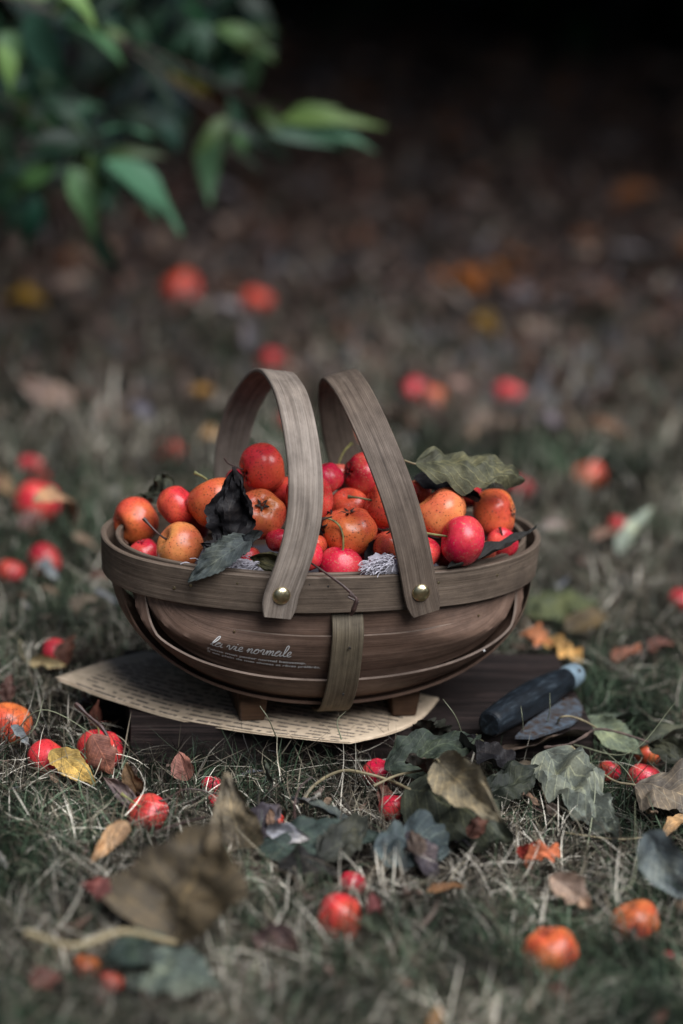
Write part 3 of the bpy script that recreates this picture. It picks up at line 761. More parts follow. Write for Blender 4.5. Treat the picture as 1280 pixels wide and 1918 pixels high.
def leaf(label, a, b, W, col, roll=0, pet=None, group=None, petr=.07, petmat=None, name='fallen_leaf', cat='leaf', **kw):
    """a, b: base and tip as (px, py, z) or (px, py, None, y); W full width cm; roll degrees about the axis; pet: far points of the petiole"""
    A, Bp = pt(a), pt(b); ax = Bp-A; L = ax.length; ax.normalize()
    up = Vector((0, 0, 1)); up = (up-ax*up.dot(ax))
    if up.length < .15: up = (-_fw)-ax*(-_fw).dot(ax)
    up.normalize(); sd_ = up.cross(ax)
    if abs(ax.z) > .8:
        up = (-_fw)-ax*(-_fw).dot(ax); up.normalize(); sd_ = up.cross(ax)
    if roll > 100: roll -= 180
    elif abs(ax.z) <= .8: roll = -roll*(1 if ax.x > 0 else -1)
    M = Matrix((ax, sd_, up)).transposed() @ Matrix.Rotation(radians(roll), 3, 'X')
    NL[0] += 1; kw.setdefault('seed', NL[0]*1.37)
    v, f, uv = leaf_verts(L, W, **kw)
    root = empty(name, A); root.rotation_mode = 'QUATERNION'; root.rotation_quaternion = M.to_quaternion(); tag(root, label, cat, group)
    for q in v:
        p_ = M@q+A; key = (int(p_.x//.5), int(p_.y//.5)); LEAFZ[key] = min(LEAFZ.get(key, 99), p_.z)
    mb = MB(); mb.add(v, f, uv); o = mb.build('blade', M_LEAF, root); o.color = (*col, 1)
    if pet:
        inv = M.inverted(); ps = [Vector((L*.06, 0, -.02)), Vector((-.1, 0, -.02))]+[inv@(pt(p)-A) for p in pet]
        mb = MB(); tube(mb, spline(ps, 7), lambda t: petr*(1+.5*max(0, t-.9)*10*.6), 7, .2); mb.build('petiole', petmat or M_PET, root)
    return root
BLK = (.012, .011, .013); OLV = (.055, .058, .035); GRG = (.085, .10, .07); DOL = (.03, .032, .022); TAN = (.22, .165, .105); SAL = (.24, .10, .075)
YEL = (.36, .24, .075); PUR = (.065, .055, .065); BLU = (.05, .06, .06); BRO = (.075, .055, .04); ORL = (.32, .12, .035); WHT = (.30, .30, .33); TEA = (.028, .042, .036)
def leaves_in_basket():
    leaf('upright black shrivelled leaf standing in the left of the fruit heap', (428, 1030, None, -5.2), (440, 874, None, -4.8), 2.6, BLK, roll=185, arc=.08, fold=.12, curl=.5, crump=.26, serr=.06, teeth=14, nu=64)
    leaf('dark slate leaf drooping over the front rim below the black leaf', (470, 1008, None, -6.3), (352, 1090, None, -8.0), 1.7, BLU, roll=-45, arc=.1, curl=.5, crump=.18, serr=.12, teeth=12)
    leaf('small black torn leaf flap beside the yellow speckled fruit', (425, 1045, None, -6.0), (376, 1018, None, -6.3), 1.1, BLK, roll=-60, arc=.1, crump=.3, serr=.15, teeth=8)
    leaf('small dark notched leaf pointing up right below the star calyx fruit', (420, 1050, None, -6.2), (492, 996, None, -6.4), .9, (.028, .032, .036), roll=-60, arc=.1, crump=.3, serr=.2, teeth=9)
    leaf('dark green leaf behind the leftmost fruits at the back rim', (330, 925, None, .8), (268, 925, None, 2.0), 1.9, DOL, roll=-50, arc=.15, crump=.25, serr=.1)
    leaf('olive curled leaf at the foot of the left handle', (540, 1070, None, -6.2), (468, 1045, None, -5.8), 1.3, (.075, .07, .035), roll=-50, arc=.1, curl=.8, crump=.25)
    leaf('large grey green leaf resting on top of the fruit at the right', (778, 868, None, -1.6), (978, 905, None, -.6), 3.3, (.068, .068, .042), roll=-30, arc=.12, fold=.1, curl=-.75, crump=.17, serr=.03, tipcurl=-.7, nu=64, pet=[(757, 862, None, -1.8)], petr=.05)
    leaf('black leaf in shadow beneath the large grey green leaf', (775, 895, None, .5), (900, 935, None, -.3), 1.6, BLK, roll=-30, arc=.05, crump=.2)
    leaf('dark curled leaf lying along the right rim', (838, 1064, None, -5.5), (1006, 986, None, -1.6), 1.0, (.014, .013, .012), roll=-8, arc=-.10, fold=.5, curl=.9, crump=.14, serr=.05)
    leaf('black filler leaf added to darken the gap left of the right handle foot', (690, 1060, None, -4.8), (745, 1000, None, -3.8), 1.4, BLK, roll=-40, crump=.3)  # this and the next two black leaves stand in for shade in the gaps
    leaf('black filler leaf added to darken the gap behind the white fringe', (395, 1060, None, -4.8), (470, 1000, None, -3.8), 1.8, BLK, roll=-40, crump=.3)
    leaf('black filler leaf added to darken the gap deep behind the crimson fruit at the front', (590, 1000, None, -3.4), (625, 960, None, -3.2), 1.2, BLK, roll=-40, crump=.3)
    # twig hanging over the rim
    o = empty('broken_twig', PY(665, 1120, -8.2)); b0 = Vector(o.location)*100
    tag(o, 'thin brown twig with a knobby broken end hanging over the front rim', 'twig')
    P = [PY(*q)-b0 for q in ((570, 1046, -6.6), (600, 1066, -7.4), (640, 1095, -8.1), (662, 1115, -8.25))]
    mb = MB(); tube(mb, spline(P, 8), lambda t: .05+.03*t, 7, .2)
    P = [PY(*q)-b0 for q in ((655, 1112, -8.3), (668, 1122, -8.4), (664, 1138, -8.4), (658, 1152, -8.3))]
    tube(mb, spline(P, 6), lambda t: .11-.02*t, 8, .7)
    P = [PY(*q)-b0 for q in ((672, 1128, -8.4), (652, 1118, -8.45))]
    tube(mb, P, .06, 6); mb.build('stalk', M_STEMB, o)
    o = empty('thorny_stalk', PY(600, 972, -5.8)); b0 = Vector(o.location)*100
    tag(o, 'short dark red stalk poking out right of the left handle', 'twig')
    mb = MB(); tube(mb, spline([PY(*q)-b0 for q in ((575, 990, -5.2), (598, 975, -5.7), (622, 968, -6.0))], 6), lambda t: .10-.03*t, 7, .7); mb.build('stalk', M_STEMB, o)
    o = empty('thorny_stalk', PY(440, 865, -1.0)); b0 = Vector(o.location)*100
    tag(o, 'thin dark stalk curling left of the topmost red fruit', 'twig')
    mb = MB(); tube(mb, spline([PY(*q)-b0 for q in ((455, 880, -1.5), (440, 873, -1.6), (428, 868, -1.7), (420, 858, -1.7))], 6), .045, 6, .4); mb.build('stalk', M_STEMB, o)
leaves_in_basket()
def cloth():
    root = empty('lining_cloth', BASE+Vector((0, 0, 3)), BYAW)
    tag(root, 'pale lavender grey fringed cloth lining the basket under the fruit', 'cloth')
    b0 = Vector(root.location)*100; rot = Matrix.Rotation(-BYAW, 3, 'Z')
    mb = MB(); nu, nv = 60, 40; v = []
    for j in range(nv):
        for i in range(nu):
            r = (j/(nv-1))**.7; a = 2*pi*i/nu
            p = el(a, (RA-1.6)*r, (RB-1.55)*r); 
            z = -3+HB-3.8+1.6*(r**4)-.4*r+.35*noise.noise(Vector((p.x*.7, p.y*.7, 0)))+.2*noise.noise(Vector((p.x*2, p.y*2, 4)))
            v.append(Vector((p.x, p.y, z)))
    f = [(j*nu+i, j*nu+(i+1) % nu, (j+1)*nu+(i+1) % nu, (j+1)*nu+i) for j in range(nv-1) for i in range(nu)]
    dark = simple('cloth_gap_shade', (.05, .045, .055), .95, 0, 300, .3)  # pale cloth coloured near black here, standing in for shade between the fruit
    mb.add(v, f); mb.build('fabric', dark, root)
    rr = random.Random(3)
    for (x0, y0, x1, y1, dep, n, ln) in ((258, 1048, 300, 1066, -3.6, 90, .7), (340, 1072, 372, 1066, -6.1, 80, .6), (405, 1072, 485, 1058, -6.1, 260, .5), (694, 1066, 742, 1052, -6.5, 260, .55)):
        mb = MB()
        for k in range(n):
            t = rr.random(); a = PY(x0+(x1-x0)*t+rr.gauss(0, 5), y0+(y1-y0)*t+rr.gauss(0, 6), dep+rr.uniform(-.3, .6)); l = ln*rr.uniform(.6, 1.2)
            d = Vector((-.75+rr.gauss(0, .22), -.25+rr.gauss(0, .2), .35+rr.gauss(0, .25))).normalized()
            pts = []; p = a.copy()
            for q in range(7):
                pts.append(rot@(p-b0)); d = (d+Vector((rr.gauss(0, .16), rr.gauss(0, .12), rr.gauss(-.16, .14)))).normalized(); p = p+d*l/6
            tube(mb, pts, rr.uniform(.018, .03), 4)
        mb.build('fringe', M_CLOTH, root)
    # two bulging folds of cloth showing at the rim
    for (cx, cy, dep, sx, sy, sz) in ((448, 1066, -5.4, 1.35, .6, .5), (722, 1060, -5.9, 1.05, .6, .62)):
        c = PY(cx, cy, dep); mb = MB(); v = []
        for i in range(17):
            for j in range(28):
                th = pi*i/16; ph = 2*pi*j/28; p = Vector((sin(th)*cos(ph)*sx, sin(th)*sin(ph)*sy, cos(th)*sz))
                p *= 1+.28*noise.noise(Vector((p.x*1.5+cx, p.y*3, p.z*3)))+.10*sin(p.x*16+p.z*5)
                v.append(rot@(c+p-b0))
        f = [(i*28+j, (i+1)*28+j, (i+1)*28+(j+1) % 28, i*28+(j+1) % 28) for i in range(16) for j in range(28)]
        mb.add(v, f).build('cloth_fold', M_CLOTH, root)
cloth()
def ground_leaves():
    lf = leaf
    # near left
    lf('big blurred brown leaf with a long petiole in the left foreground', (330, 1762, 1.0), (405, 1545, 5.5), 7.4, (.07, .055, .036), roll=8, arc=.08, curl=.35, crump=.07, shape=.62, pet=[(230, 1745, 3.0), (140, 1772, 2.8), (50, 1748, 2.6)], petr=.15, petmat=simple('pale_petiole', (.30, .24, .14), .6))
    lf('grey green leaf lying below the big blurred brown leaf', (235, 1800, .6), (415, 1850, 1.2), 3.2, (.085, .105, .09), roll=-25, arc=.05, curl=-.3, crump=.1)
    lf('dark leaf under the left of the big blurred brown leaf', (330, 1790, .5), (190, 1800, 1.2), 2.6, TEA, roll=-25, arc=.08, crump=.15)
    lf('upright tan leaf standing in the left foreground', (452, 1590, .6), (424, 1446, None, -17.6), 2.9, (.15, .125, .09), roll=172, arc=.05, curl=.7, crump=.12, shape=.45)
    lf('purple grey cupped leaf right of the upright tan leaf', (470, 1570, .5), (525, 1510, 1.9), 1.9, PUR, roll=-30, arc=.12, curl=.5, crump=.15)
    lf('pale whitish curled leaf underside in the front centre left', (500, 1555, 1.2), (582, 1572, 1.4), 1.1, WHT, roll=-55, arc=.10, curl=.8, crump=.15)
    lf('long dark green leaf stretching across the front centre', (478, 1590, .8), (712, 1568, 1.3), 2.6, TEA, roll=-28, arc=.07, curl=-.4, crump=.12, shape=.8)
    lf('slate leaf with a raised arching stalk behind the long dark leaf', (655, 1555, .8), (545, 1495, 1.8), 1.7, BLU, roll=20, arc=.1, crump=.15)
    lf('crumpled teal leaf with a lighter fold right of the front centre', (700, 1590, 1.4), (840, 1600, .6), 3.2, (.06, .078, .082), roll=-35, arc=.22, curl=-.7, crump=.25)
    lf('purple crumpled leaf end below the teal leaf', (745, 1560, 1.5), (820, 1640, .6), 2.0, PUR, roll=-10, arc=.2, curl=-.4, crump=.3)
    # pile right of centre
    lf('large dark olive leaf with three pale petioles, below the board', (760, 1475, 1.9), (962, 1575, 1.6), 4.4, (.05, .056, .04), roll=-38, arc=.08, fold=.2, curl=-.5, crump=.14, serr=.06, pet=[(730, 1462, 1.6), (690, 1450, 2.0), (640, 1444, 1.9), (590, 1470, 1.2), (562, 1510, .6)], petr=.085)
    lf('khaki folded leaf on top of the leaf pile below the board', (818, 1424, 3.9), (942, 1540, 3.2), 2.5, (.17, .145, .10), roll=-48, arc=.04, fold=.3, curl=.5, crump=.12, pet=[(800, 1440, 2.2), (745, 1452, 2.0), (700, 1472, 1.6)], petr=.07)
    lf('dark brown leaf in the middle of the leaf pile', (860, 1500, 1.0), (765, 1415, 3.2), 3.6, (.045, .037, .03), roll=25, arc=.12, crump=.2, curl=-.4)
    lf('dark green leaf at the top of the pile against the board edge', (720, 1440, 1.5), (900, 1385, 2.8), 2.6, (.03, .04, .03), roll=-35, arc=.16, curl=-.5, crump=.18)
    lf('olive leaf flap touching the knife end', (900, 1420, 1.4), (845, 1375, 2.4), 1.9, (.06, .058, .035), roll=20, arc=.12, crump=.2)
    lf('black shrivelled leaf below the knife handle', (960, 1470, 1.0), (860, 1385, 2.9), 2.8, BLK, roll=10, arc=.15, crump=.25)
    lf('wide flat dark brown leaf below the knife handle', (1102, 1375, 1.8), (905, 1425, 1.0), 3.3, (.07, .052, .042), roll=22, arc=.05, fold=.08, curl=.15, crump=.08, shape=.85)
    lf('dark brown leaf half under the wide flat one', (1085, 1430, 1.2), (930, 1465, .6), 2.4, (.05, .04, .03), roll=15, arc=.05, crump=.15)
    lf('crumpled grey green leaf with a ragged edge, right of the pile', (1022, 1405, 2.3), (1155, 1578, .8), 3.3, (.135, .15, .125), roll=-14, arc=.10, fold=.25, curl=-.3, crump=.28, serr=.08, teeth=10, shape=.6)
    lf('pale green leaf with clear veins right of the knife blade', (1085, 1350, 1.6), (1205, 1420, .9), 2.1, (.13, .155, .105), roll=-20, arc=.08, crump=.10, serr=.08)
    lf('dark green leaf behind the pale veined leaf', (1200, 1340, 1.0), (1050, 1390, .8), 1.6, (.035, .045, .035), roll=10, arc=.08, crump=.12)
    lf('broad brown grey leaf with a long petiole at the right edge', (1190, 1470, 1.5), (1330, 1520, .8), 3.8, (.12, .10, .08), roll=-15, arc=.14, curl=-.4, crump=.14, pet=[(1150, 1462, 1.7), (1105, 1430, 2.0), (1070, 1398, 2.3)], petr=.06)
    lf('flat dark green leaf at the right edge above the broad brown one', (1330, 1370, 1.2), (1190, 1400, .9), 2.2, (.05, .055, .04), roll=15, arc=.08, crump=.12)
    lf('orange tan leaf cut by the right edge', (1310, 1530, .8), (1242, 1575, .9), 1.4, (.30, .19, .10), roll=20, arc=.12, crump=.15)
    lf('blue grey leaf standing on edge at the right edge', (1210, 1560, 3.0), (1300, 1690, .8), 2.4, (.10, .12, .125), roll=-60, arc=.12, curl=.3, crump=.1)
    lf('pinkish tan curled leaf above the nearest orange fruit', (1030, 1640, 2.0), (1110, 1702, .8), 1.6, (.28, .20, .155), roll=-40, arc=-.12, curl=.7, crump=.25)
    lf('frilled orange red leaf scrap in the grass right of centre', (985, 1625, .6), (1048, 1590, 1.5), 1.5, (.45, .13, .06), roll=-20, arc=.1, crump=.45, serr=.2, teeth=7)
    lf('dark red leaf scrap left of the orange frilled one', (980, 1610, .6), (1000, 1578, 1.5), .9, (.30, .04, .03), roll=-20, crump=.35)
    lf('small red brown leaf pointing up right of the front centre fruit', (700, 1725, .5), (697, 1668, 1.9), .9, (.16, .05, .05), roll=20, crump=.15)
    lf('small tan leaf behind the small red brown pointed one', (745, 1690, .5), (790, 1670, 1.2), .9, (.14, .09, .07), roll=20, crump=.2)
    lf('thin orange brown sliver of leaf on the grass right of centre', (800, 1670, .9), (870, 1662, 1.1), .6, (.22, .11, .05), roll=-20, arc=.1, crump=.2)
    lf('amber leaf tip at the very bottom of the picture', (815, 1945, .5), (822, 1885, 1.6), .8, (.25, .13, .05), roll=15, crump=.15)
    lf('black green leaf lying open between the pile and the wide brown leaf', (905, 1500, 1.2), (1010, 1440, 2.2), 2.6, (.02, .024, .018), roll=-20, arc=.15, curl=-.6, crump=.2)
    lf('small black leaf below the khaki folded leaf', (845, 1560, .8), (905, 1590, .7), 1.5, BLK, roll=-20, arc=.15, crump=.25)
    lf('dark leaf standing against the front edge of the board', (800, 1405, 1.0), (815, 1352, None, -7.2), 2.2, (.025, .028, .02), roll=170, arc=.12, curl=.5, crump=.2)
    lf('dark twisted leaf right of the dark red fruits at the right', (1290, 1440, 1.4), (1215, 1395, 1.6), 1.8, DOL, roll=-20, arc=.15, crump=.2)
    lf('dark olive leaf lying behind the long dark leaf in the front centre', (600, 1610, .8), (690, 1540, 1.8), 2.2, (.03, .032, .026), roll=-25, arc=.15, curl=-.5, crump=.2)
    lf('black leaf in the shade below the long dark leaf', (520, 1625, .6), (640, 1640, .7), 1.8, (.015, .014, .013), roll=-20, arc=.1, crump=.2)
    lf('brown shadowed leaf right of the big blurred brown leaf', (480, 1750, .8), (560, 1790, .8), 1.7, (.06, .038, .036), roll=-20, arc=.1, crump=.2)
    # left
    lf('salmon leaf wrapped over the bright red fruit by the board corner', (172, 1376, 2.9), (212, 1452, .5), 2.0, SAL, roll=-12, arc=.12, curl=-1.0, crump=.06, serr=0)
    lf('small salmon cupped leaf standing in the grass before the board', (352, 1462, .6), (336, 1408, 1.9), 1.3, (.26, .115, .09), roll=170, arc=.08, curl=.6, crump=.08)
    lf('mustard leaf with a grey spot in front of the left fruits', (95, 1405, 1.4), (180, 1470, .6), 1.6, YEL, roll=-28, arc=.07, curl=-.3, crump=.12)
    lf('cream curled leaf beside the page corner', (55, 1240, .9), (125, 1246, 1.0), 1.0, (.42, .33, .18), roll=-45, arc=-.06, curl=.9, crump=.12, pet=[(40, 1225, 1.2), (38, 1200, 1.6)], petr=.05)
    lf('brown upright leaf behind the crimson fruit at the page corner', (120, 1250, .5), (142, 1192, 2.0), 1.5, (.14, .06, .04), roll=160, arc=.1, curl=.5, crump=.15)
    lf('curled reddish leaf hanging in the shade under the page', (180, 1360, .4), (186, 1310, None, -3.0), .9, (.13, .05, .035), roll=170, arc=.2, curl=1.2, crump=.1)
    lf('brown pointed leaf standing behind the pale red fruit', (262, 1500, .5), (238, 1428, 2.6), 1.3, (.16, .10, .055), roll=170, arc=.12, curl=.6, crump=.12)
    lf('grey purple leaf crossing behind the pale red fruit', (255, 1520, .5), (195, 1455, 1.7), 1.0, (.12, .09, .09), roll=160, arc=.1, crump=.25)
    lf('tan twisted leaf low in the left foreground grass', (240, 1540, 1.6), (170, 1618, .5), 1.1, (.30, .19, .11), roll=-30, arc=.1, curl=.7, crump=.2)
    lf('red brown leaf at the edge of the big blurred leaf', (215, 1690, .6), (150, 1655, 1.3), 1.4, (.15, .05, .045), roll=-20, arc=.12, crump=.2)
    lf('tiny bluish white leaf scrap by the big blurred leaf', (225, 1672, 1.0), (203, 1650, 1.2), .6, (.42, .48, .58), roll=-20, crump=.2)
    lf('grey blue leaf scrap against the fruit at the left edge', (20, 1360, None, -8.0), (55, 1400, .9), .9, (.16, .18, .19), roll=-40, crump=.2)
    lf('brown leaf standing above the fruit at the left edge', (12, 1315, .6), (22, 1262, 2.0), 1.0, (.10, .05, .04), roll=170, crump=.2)
    lf('faint brown red leaf at the bottom left', (60, 1850, .5), (115, 1828, .8), 1.3, (.13, .05, .04), roll=-10, crump=.2)
    # middle distance
    lf('tan leaf draped over the large red fruit left of the basket', (62, 940, None, 15), (132, 992, .6), 1.6, (.34, .20, .12), roll=-30, arc=.14, curl=-.5, crump=.15)
    lf('tan leaf at the left edge above the large red fruit', (-25, 900, .8), (32, 932, 1.2), 1.6, (.22, .15, .09), roll=-15, crump=.15)
    lf('brown pink leaf below the large red fruit', (40, 990, .5), (78, 960, 1.3), 1.2, (.16, .09, .08), roll=-15, crump=.2)
    lf('grey leaf leaning on the red fruit left of the rim', (70, 1062, 1.6), (112, 1085, .6), 1.5, (.17, .19, .20), roll=-20, crump=.15)
    lf('pale angular leaf scrap in the dark grass left of the basket', (128, 1140, .6), (182, 1120, 1.4), 1.0, (.15, .12, .09), roll=-20, crump=.35)
    lf('grey stick like leaf leaning toward the basket at the left', (178, 1105, 1.3), (222, 1132, .8), .5, (.18, .19, .21), roll=-20, crump=.2)
    lf('orange torn leaf behind the right foot of the basket', (975, 1190, 1.6), (1030, 1210, 1.0), 1.2, (.42, .16, .07), roll=-10, arc=.1, crump=.5, serr=.25, teeth=6)
    lf('ochre ragged leaf between the basket and the knife tip', (1010, 1205, 1.0), (1092, 1240, .8), 1.3, (.40, .24, .09), roll=-5, arc=.1, crump=.4, serr=.25, teeth=6)
    lf('large blurred dark green leaf behind the right end of the basket', (985, 1150, 1.0), (1120, 1130, 1.4), 3.2, (.06, .07, .035), roll=-10, arc=.14, curl=-.4, crump=.15)
    lf('brown blurred leaf right of the large dark green one', (1060, 1185, .6), (1140, 1155, 1.2), 2.2, (.075, .055, .03), roll=-10, arc=.1, crump=.15)
    lf('pale silvery leaf standing upright in the grass at the right', (1160, 1040, .6), (1222, 950, 3.0), 1.6, (.27, .31, .25), roll=170, arc=.06, curl=.4, crump=.08)
    lf('rusty leaf lying in the grass right of the knife', (1150, 1240, .6), (1200, 1215, 1.0), 1.6, (.20, .08, .05), roll=-5, crump=.3)
    lf('brown red leaf behind the rusty one at the right', (1215, 1220, .6), (1262, 1205, 1.0), 1.3, (.14, .06, .045), roll=-5, crump=.25)
    lf('peach blurred leaf beside the pale upright leaf', (1110, 1010, .6), (1160, 1000, 1.0), 1.4, (.26, .15, .11), roll=-5, crump=.2)
    lf('pinkish grey leaf behind the right end of the rim', (1005, 990, .6), (1065, 985, 1.0), 1.0, (.28, .22, .20), roll=-5, crump=.2)
    lf('golden leaf far behind the left handle', (355, 745, .6), (398, 735, 1.2), 2.2, (.42, .22, .05), roll=-5, crump=.2)
    lf('tan leaf near the foot of the left handle, in the grass behind', (372, 826, .6), (420, 820, 1.2), 1.8, (.36, .22, .10), roll=-5, crump=.2)
    lf('lilac grey leaf in the grass far behind at the left', (235, 760, .6), (285, 790, 1.2), 1.6, (.17, .165, .21), roll=-5, crump=.2)
    lf('orange leaf in the dark litter at the far right', (830, 525, .6), (905, 535, 1.8), 3.4, (.38, .13, .035), roll=-5, crump=.3)
    lf('second orange leaf overlapping it in the far right litter', (880, 515, .6), (945, 520, 1.8), 3.0, (.30, .12, .04), roll=-5, crump=.3)
    lf('yellow leaf tilted up in the far right litter', (895, 590, .6), (938, 632, 1.2), 1.5, (.26, .16, .04), roll=-25, crump=.2)
    lf('mauve leaf in the grass far right', (985, 790, .6), (1050, 795, 1.2), 2.0, (.20, .17, .20), roll=-5, crump=.2)
    lf('rust leaf strip in the grass far right', (1080, 800, .6), (1180, 815, 1.2), 1.6, (.16, .09, .06), roll=-5, crump=.2)
    lf('yellow leaf at the far left edge in the litter', (0, 560, .6), (85, 568, 1.5), 2.0, (.30, .18, .03), roll=-5, crump=.2)
    lf('rust orange leaf at the far left under the shrub', (95, 500, .6), (135, 490, 1.8), 2.6, (.30, .10, .03), roll=-5, crump=.2)
    lf('mauve leaf behind the pair of fruits', (820, 722, .6), (880, 730, 1.2), 1.6, (.24, .16, .15), roll=-5, crump=.2)
ground_leaves()
def twigs():
    T = [('knobby dark twig leaning on the bright red fruit by the board corner', [(142, 1318, None, -7.5), (165, 1340, None, -8), (190, 1362, None, -8.5), (205, 1385, None, -9)], .13, M_STEMB),
         ('brown forked twig end lying over the wide dark leaf below the knife', [(1020, 1400, 1.9), (1062, 1395, 2.2), (1090, 1382, 2.5), (1118, 1366, 2.6), (1160, 1372, 2.4), (1215, 1390, 2.0)], .085, M_TWIG),
         ('pale arched stalk looping beside the knife blade', [(1045, 1356, 2.0), (1050, 1344, 2.9), (1070, 1342, 3.0), (1098, 1352, 2.8), (1118, 1364, 2.6)], .07, M_PET),
         ('dark twig crossing the grass behind the pale red fruit', [(245, 1480, .9), (300, 1500, 1.3), (350, 1478, 1.4), (410, 1488, 1.2)], .06, M_STEMB),
         ('thin dark twig right of the pale red fruit', [(290, 1560, .9), (330, 1545, 1.2), (385, 1530, 1.3)], .06, M_STEMB),
         ('dark stalk bending up from the slate leaf', [(555, 1560, 1.4), (552, 1510, None, -15.5), (562, 1475, None, -14.8), (585, 1455, None, -14.2)], .07, M_STEMB),
         ('long brown stick on the dark far litter', [(425, 300, 1.5), (520, 345, 1.5), (620, 385, 1.2), (720, 420, 1.0)], .5, M_TWIG),
         ('straight pale stick beside the dark litter at the left', [(100, 560, None, 95), (98, 470, None, 95), (95, 400, None, 95)], .28, M_TWIG),
         ('thin dark stalk behind the crumpled grey green leaf', [(985, 1505, .9), (1040, 1530, .7), (1090, 1545, .5)], .06, M_STEMB),
         ('dry brown stalk along the bottom of the crumpled grey leaf', [(1060, 1560, .8), (1160, 1572, .7), (1230, 1562, .8), (1290, 1535, .9)], .05, M_PET)]
    for lb, ps, r, m in T:
        P = [pt(p) for p in ps]; o = empty('fallen_twig', P[0]); tag(o, lb, 'twig')
        mb = MB(); tube(mb, spline([p-P[0] for p in P], 8), lambda t: r*(1-.3*t), 7, .6); mb.build('stick', m, o)
twigs()
# ------------------------------------------------------------------ folding knife
def knife():
    m, t, bs = newmat('black_blue_wood'); tc = nd(t, 'TexCoord'); v = mapped(t, tc.outputs['Object'], (60, 400, 400))
    n = noi(t, v, 1, 5, .65); n2 = noi(t, tc.outputs['Object'], 120, 4, .6)
    c = ramp(t, n.outputs[0], [(.35, (.004, .005, .007)), (.55, (.009, .013, .018)), (.75, (.035, .045, .055))])
    c = mix(t, .6, c, ramp(t, n2.outputs[0], [(.35, (.5, .5, .5)), (.7, (1.5, 1.5, 1.5))]), 'MULTIPLY')
    t.links.new(c, bs.inputs['Base Color']); bs.inputs['Roughness'].default_value = .5; bs.inputs['Specular IOR Level'].default_value = .3; bump(t, bs, n.outputs[0], .3, .0005)
    steel = simple('dull_steel', (.30, .40, .47), .35, .5, 200, .2)
    mr, t, bs = newmat('rusty_blade'); tc = nd(t, 'TexCoord'); n = noi(t, tc.outputs['Object'], 180, 6, .7)
    t.links.new(ramp(t, n.outputs[0], [(.38, (.16, .20, .25)), (.55, (.10, .09, .09)), (.66, (.09, .045, .025))]), bs.inputs['Base Color'])
    bs.inputs['Metallic'].default_value = .6; bs.inputs['Roughness'].default_value = .5; bump(t, bs, n.outputs[0], .4, .0004)
    A = G(916, 1357, 2.95); Bp = G(1062, 1272, 2.85); d = Bp-A; L = d.length
    root = empty('pruning_knife', A); root.rotation_mode = 'QUATERNION'; root.rotation_quaternion = d.to_track_quat('X', 'Z')
    tag(root, 'old folding pruning knife with a blue black wooden handle lying on the board', 'knife')
    mb = MB(); v = []; uv = []; k = 28
    prof = [(0, .0), (0, .45), (.0, .58), (.06, .68), (.25, .74), (.15*L, .80), (.35*L, .88), (.55*L, .90), (.75*L, .84), (.92*L, .72), (L, .66), (L, 0)]
    pr2 = []
    for i in range(len(prof)-1):
        for q in range(4): s = q/4; pr2.append((prof[i][0]*(1-s)+prof[i+1][0]*s, prof[i][1]*(1-s)+prof[i+1][1]*s))
    pr2.append(prof[-1])
    for x, r_ in pr2:
        for q in range(k):
            a = 2*pi*q/k; c_, s_ = cos(a), sin(a); v.append((x, r_*.98*math.copysign(abs(c_)**.9, c_), r_*1.0*math.copysign(abs(s_)**.9, s_)+.1*sin(pi*x/L)))
    f = [(i*k+q, (i+1)*k+q, (i+1)*k+(q+1) % k, i*k+(q+1) % k) for i in range(len(pr2)-1) for q in range(k)]
    mb.add(v, f).build('handle', m, root)
    mb = MB(); v = []; pr = [(L-.25, .70), (L+.1, .72), (L+.7, .70), (L+1.0, .66), (L+1.15, .52), (L+1.18, 0)]
    for x, r_ in pr:
        for q in range(k): a = 2*pi*q/k; v.append((x, r_*cos(a), r_*.98*sin(a)+.02))
    f = [(i*k+q, (i+1)*k+q, (i+1)*k+(q+1) % k, i*k+(q+1) % k) for i in range(len(pr)-1) for q in range(k)]
    fe = mb.add(v, f).build('ferrule', steel, root)
    # oval slot with pin, on the side facing the viewer
    nrm_ = Vector((0, -.72, .69)); ctr = Vector((L+.45, 0, .02))+nrm_*.705; e1 = Vector((1, 0, 0)); e2 = nrm_.cross(e1)
    mb = MB(); mb.add([ctr+e1*.17*cos(q)+e2*.11*sin(q)+nrm_*.02 for q in [k_*pi/8 for k_ in range(16)]], [tuple(range(16))]); mb.build('pin_hole', M_NAILHOLE, fe)
    # blade folded back along the near side, lying on the board
    inv = root.rotation_quaternion.inverted().to_matrix()
    out = [(965, 1379), (990, 1352), (1030, 1325), (1062, 1306), (1078, 1306), (1092, 1322), (1090, 1340), (1070, 1356), (1035, 1368), (1000, 1380)]
    top = [inv@(G(x, y, BT+.34)-A) for x, y in out]; bot = [inv@(G(x, y, BT+.34)-Vector((0, 0, .16))-A) for x, y in out]; n_ = len(out)
    mb = MB(); mb.add(top+bot, [tuple(range(n_))[::-1], tuple(range(n_, 2*n_))]+[(i, (i+1) % n_, n_+(i+1) % n_, n_+i) for i in range(n_)]); mb.build('blade', mr, root)
knife()
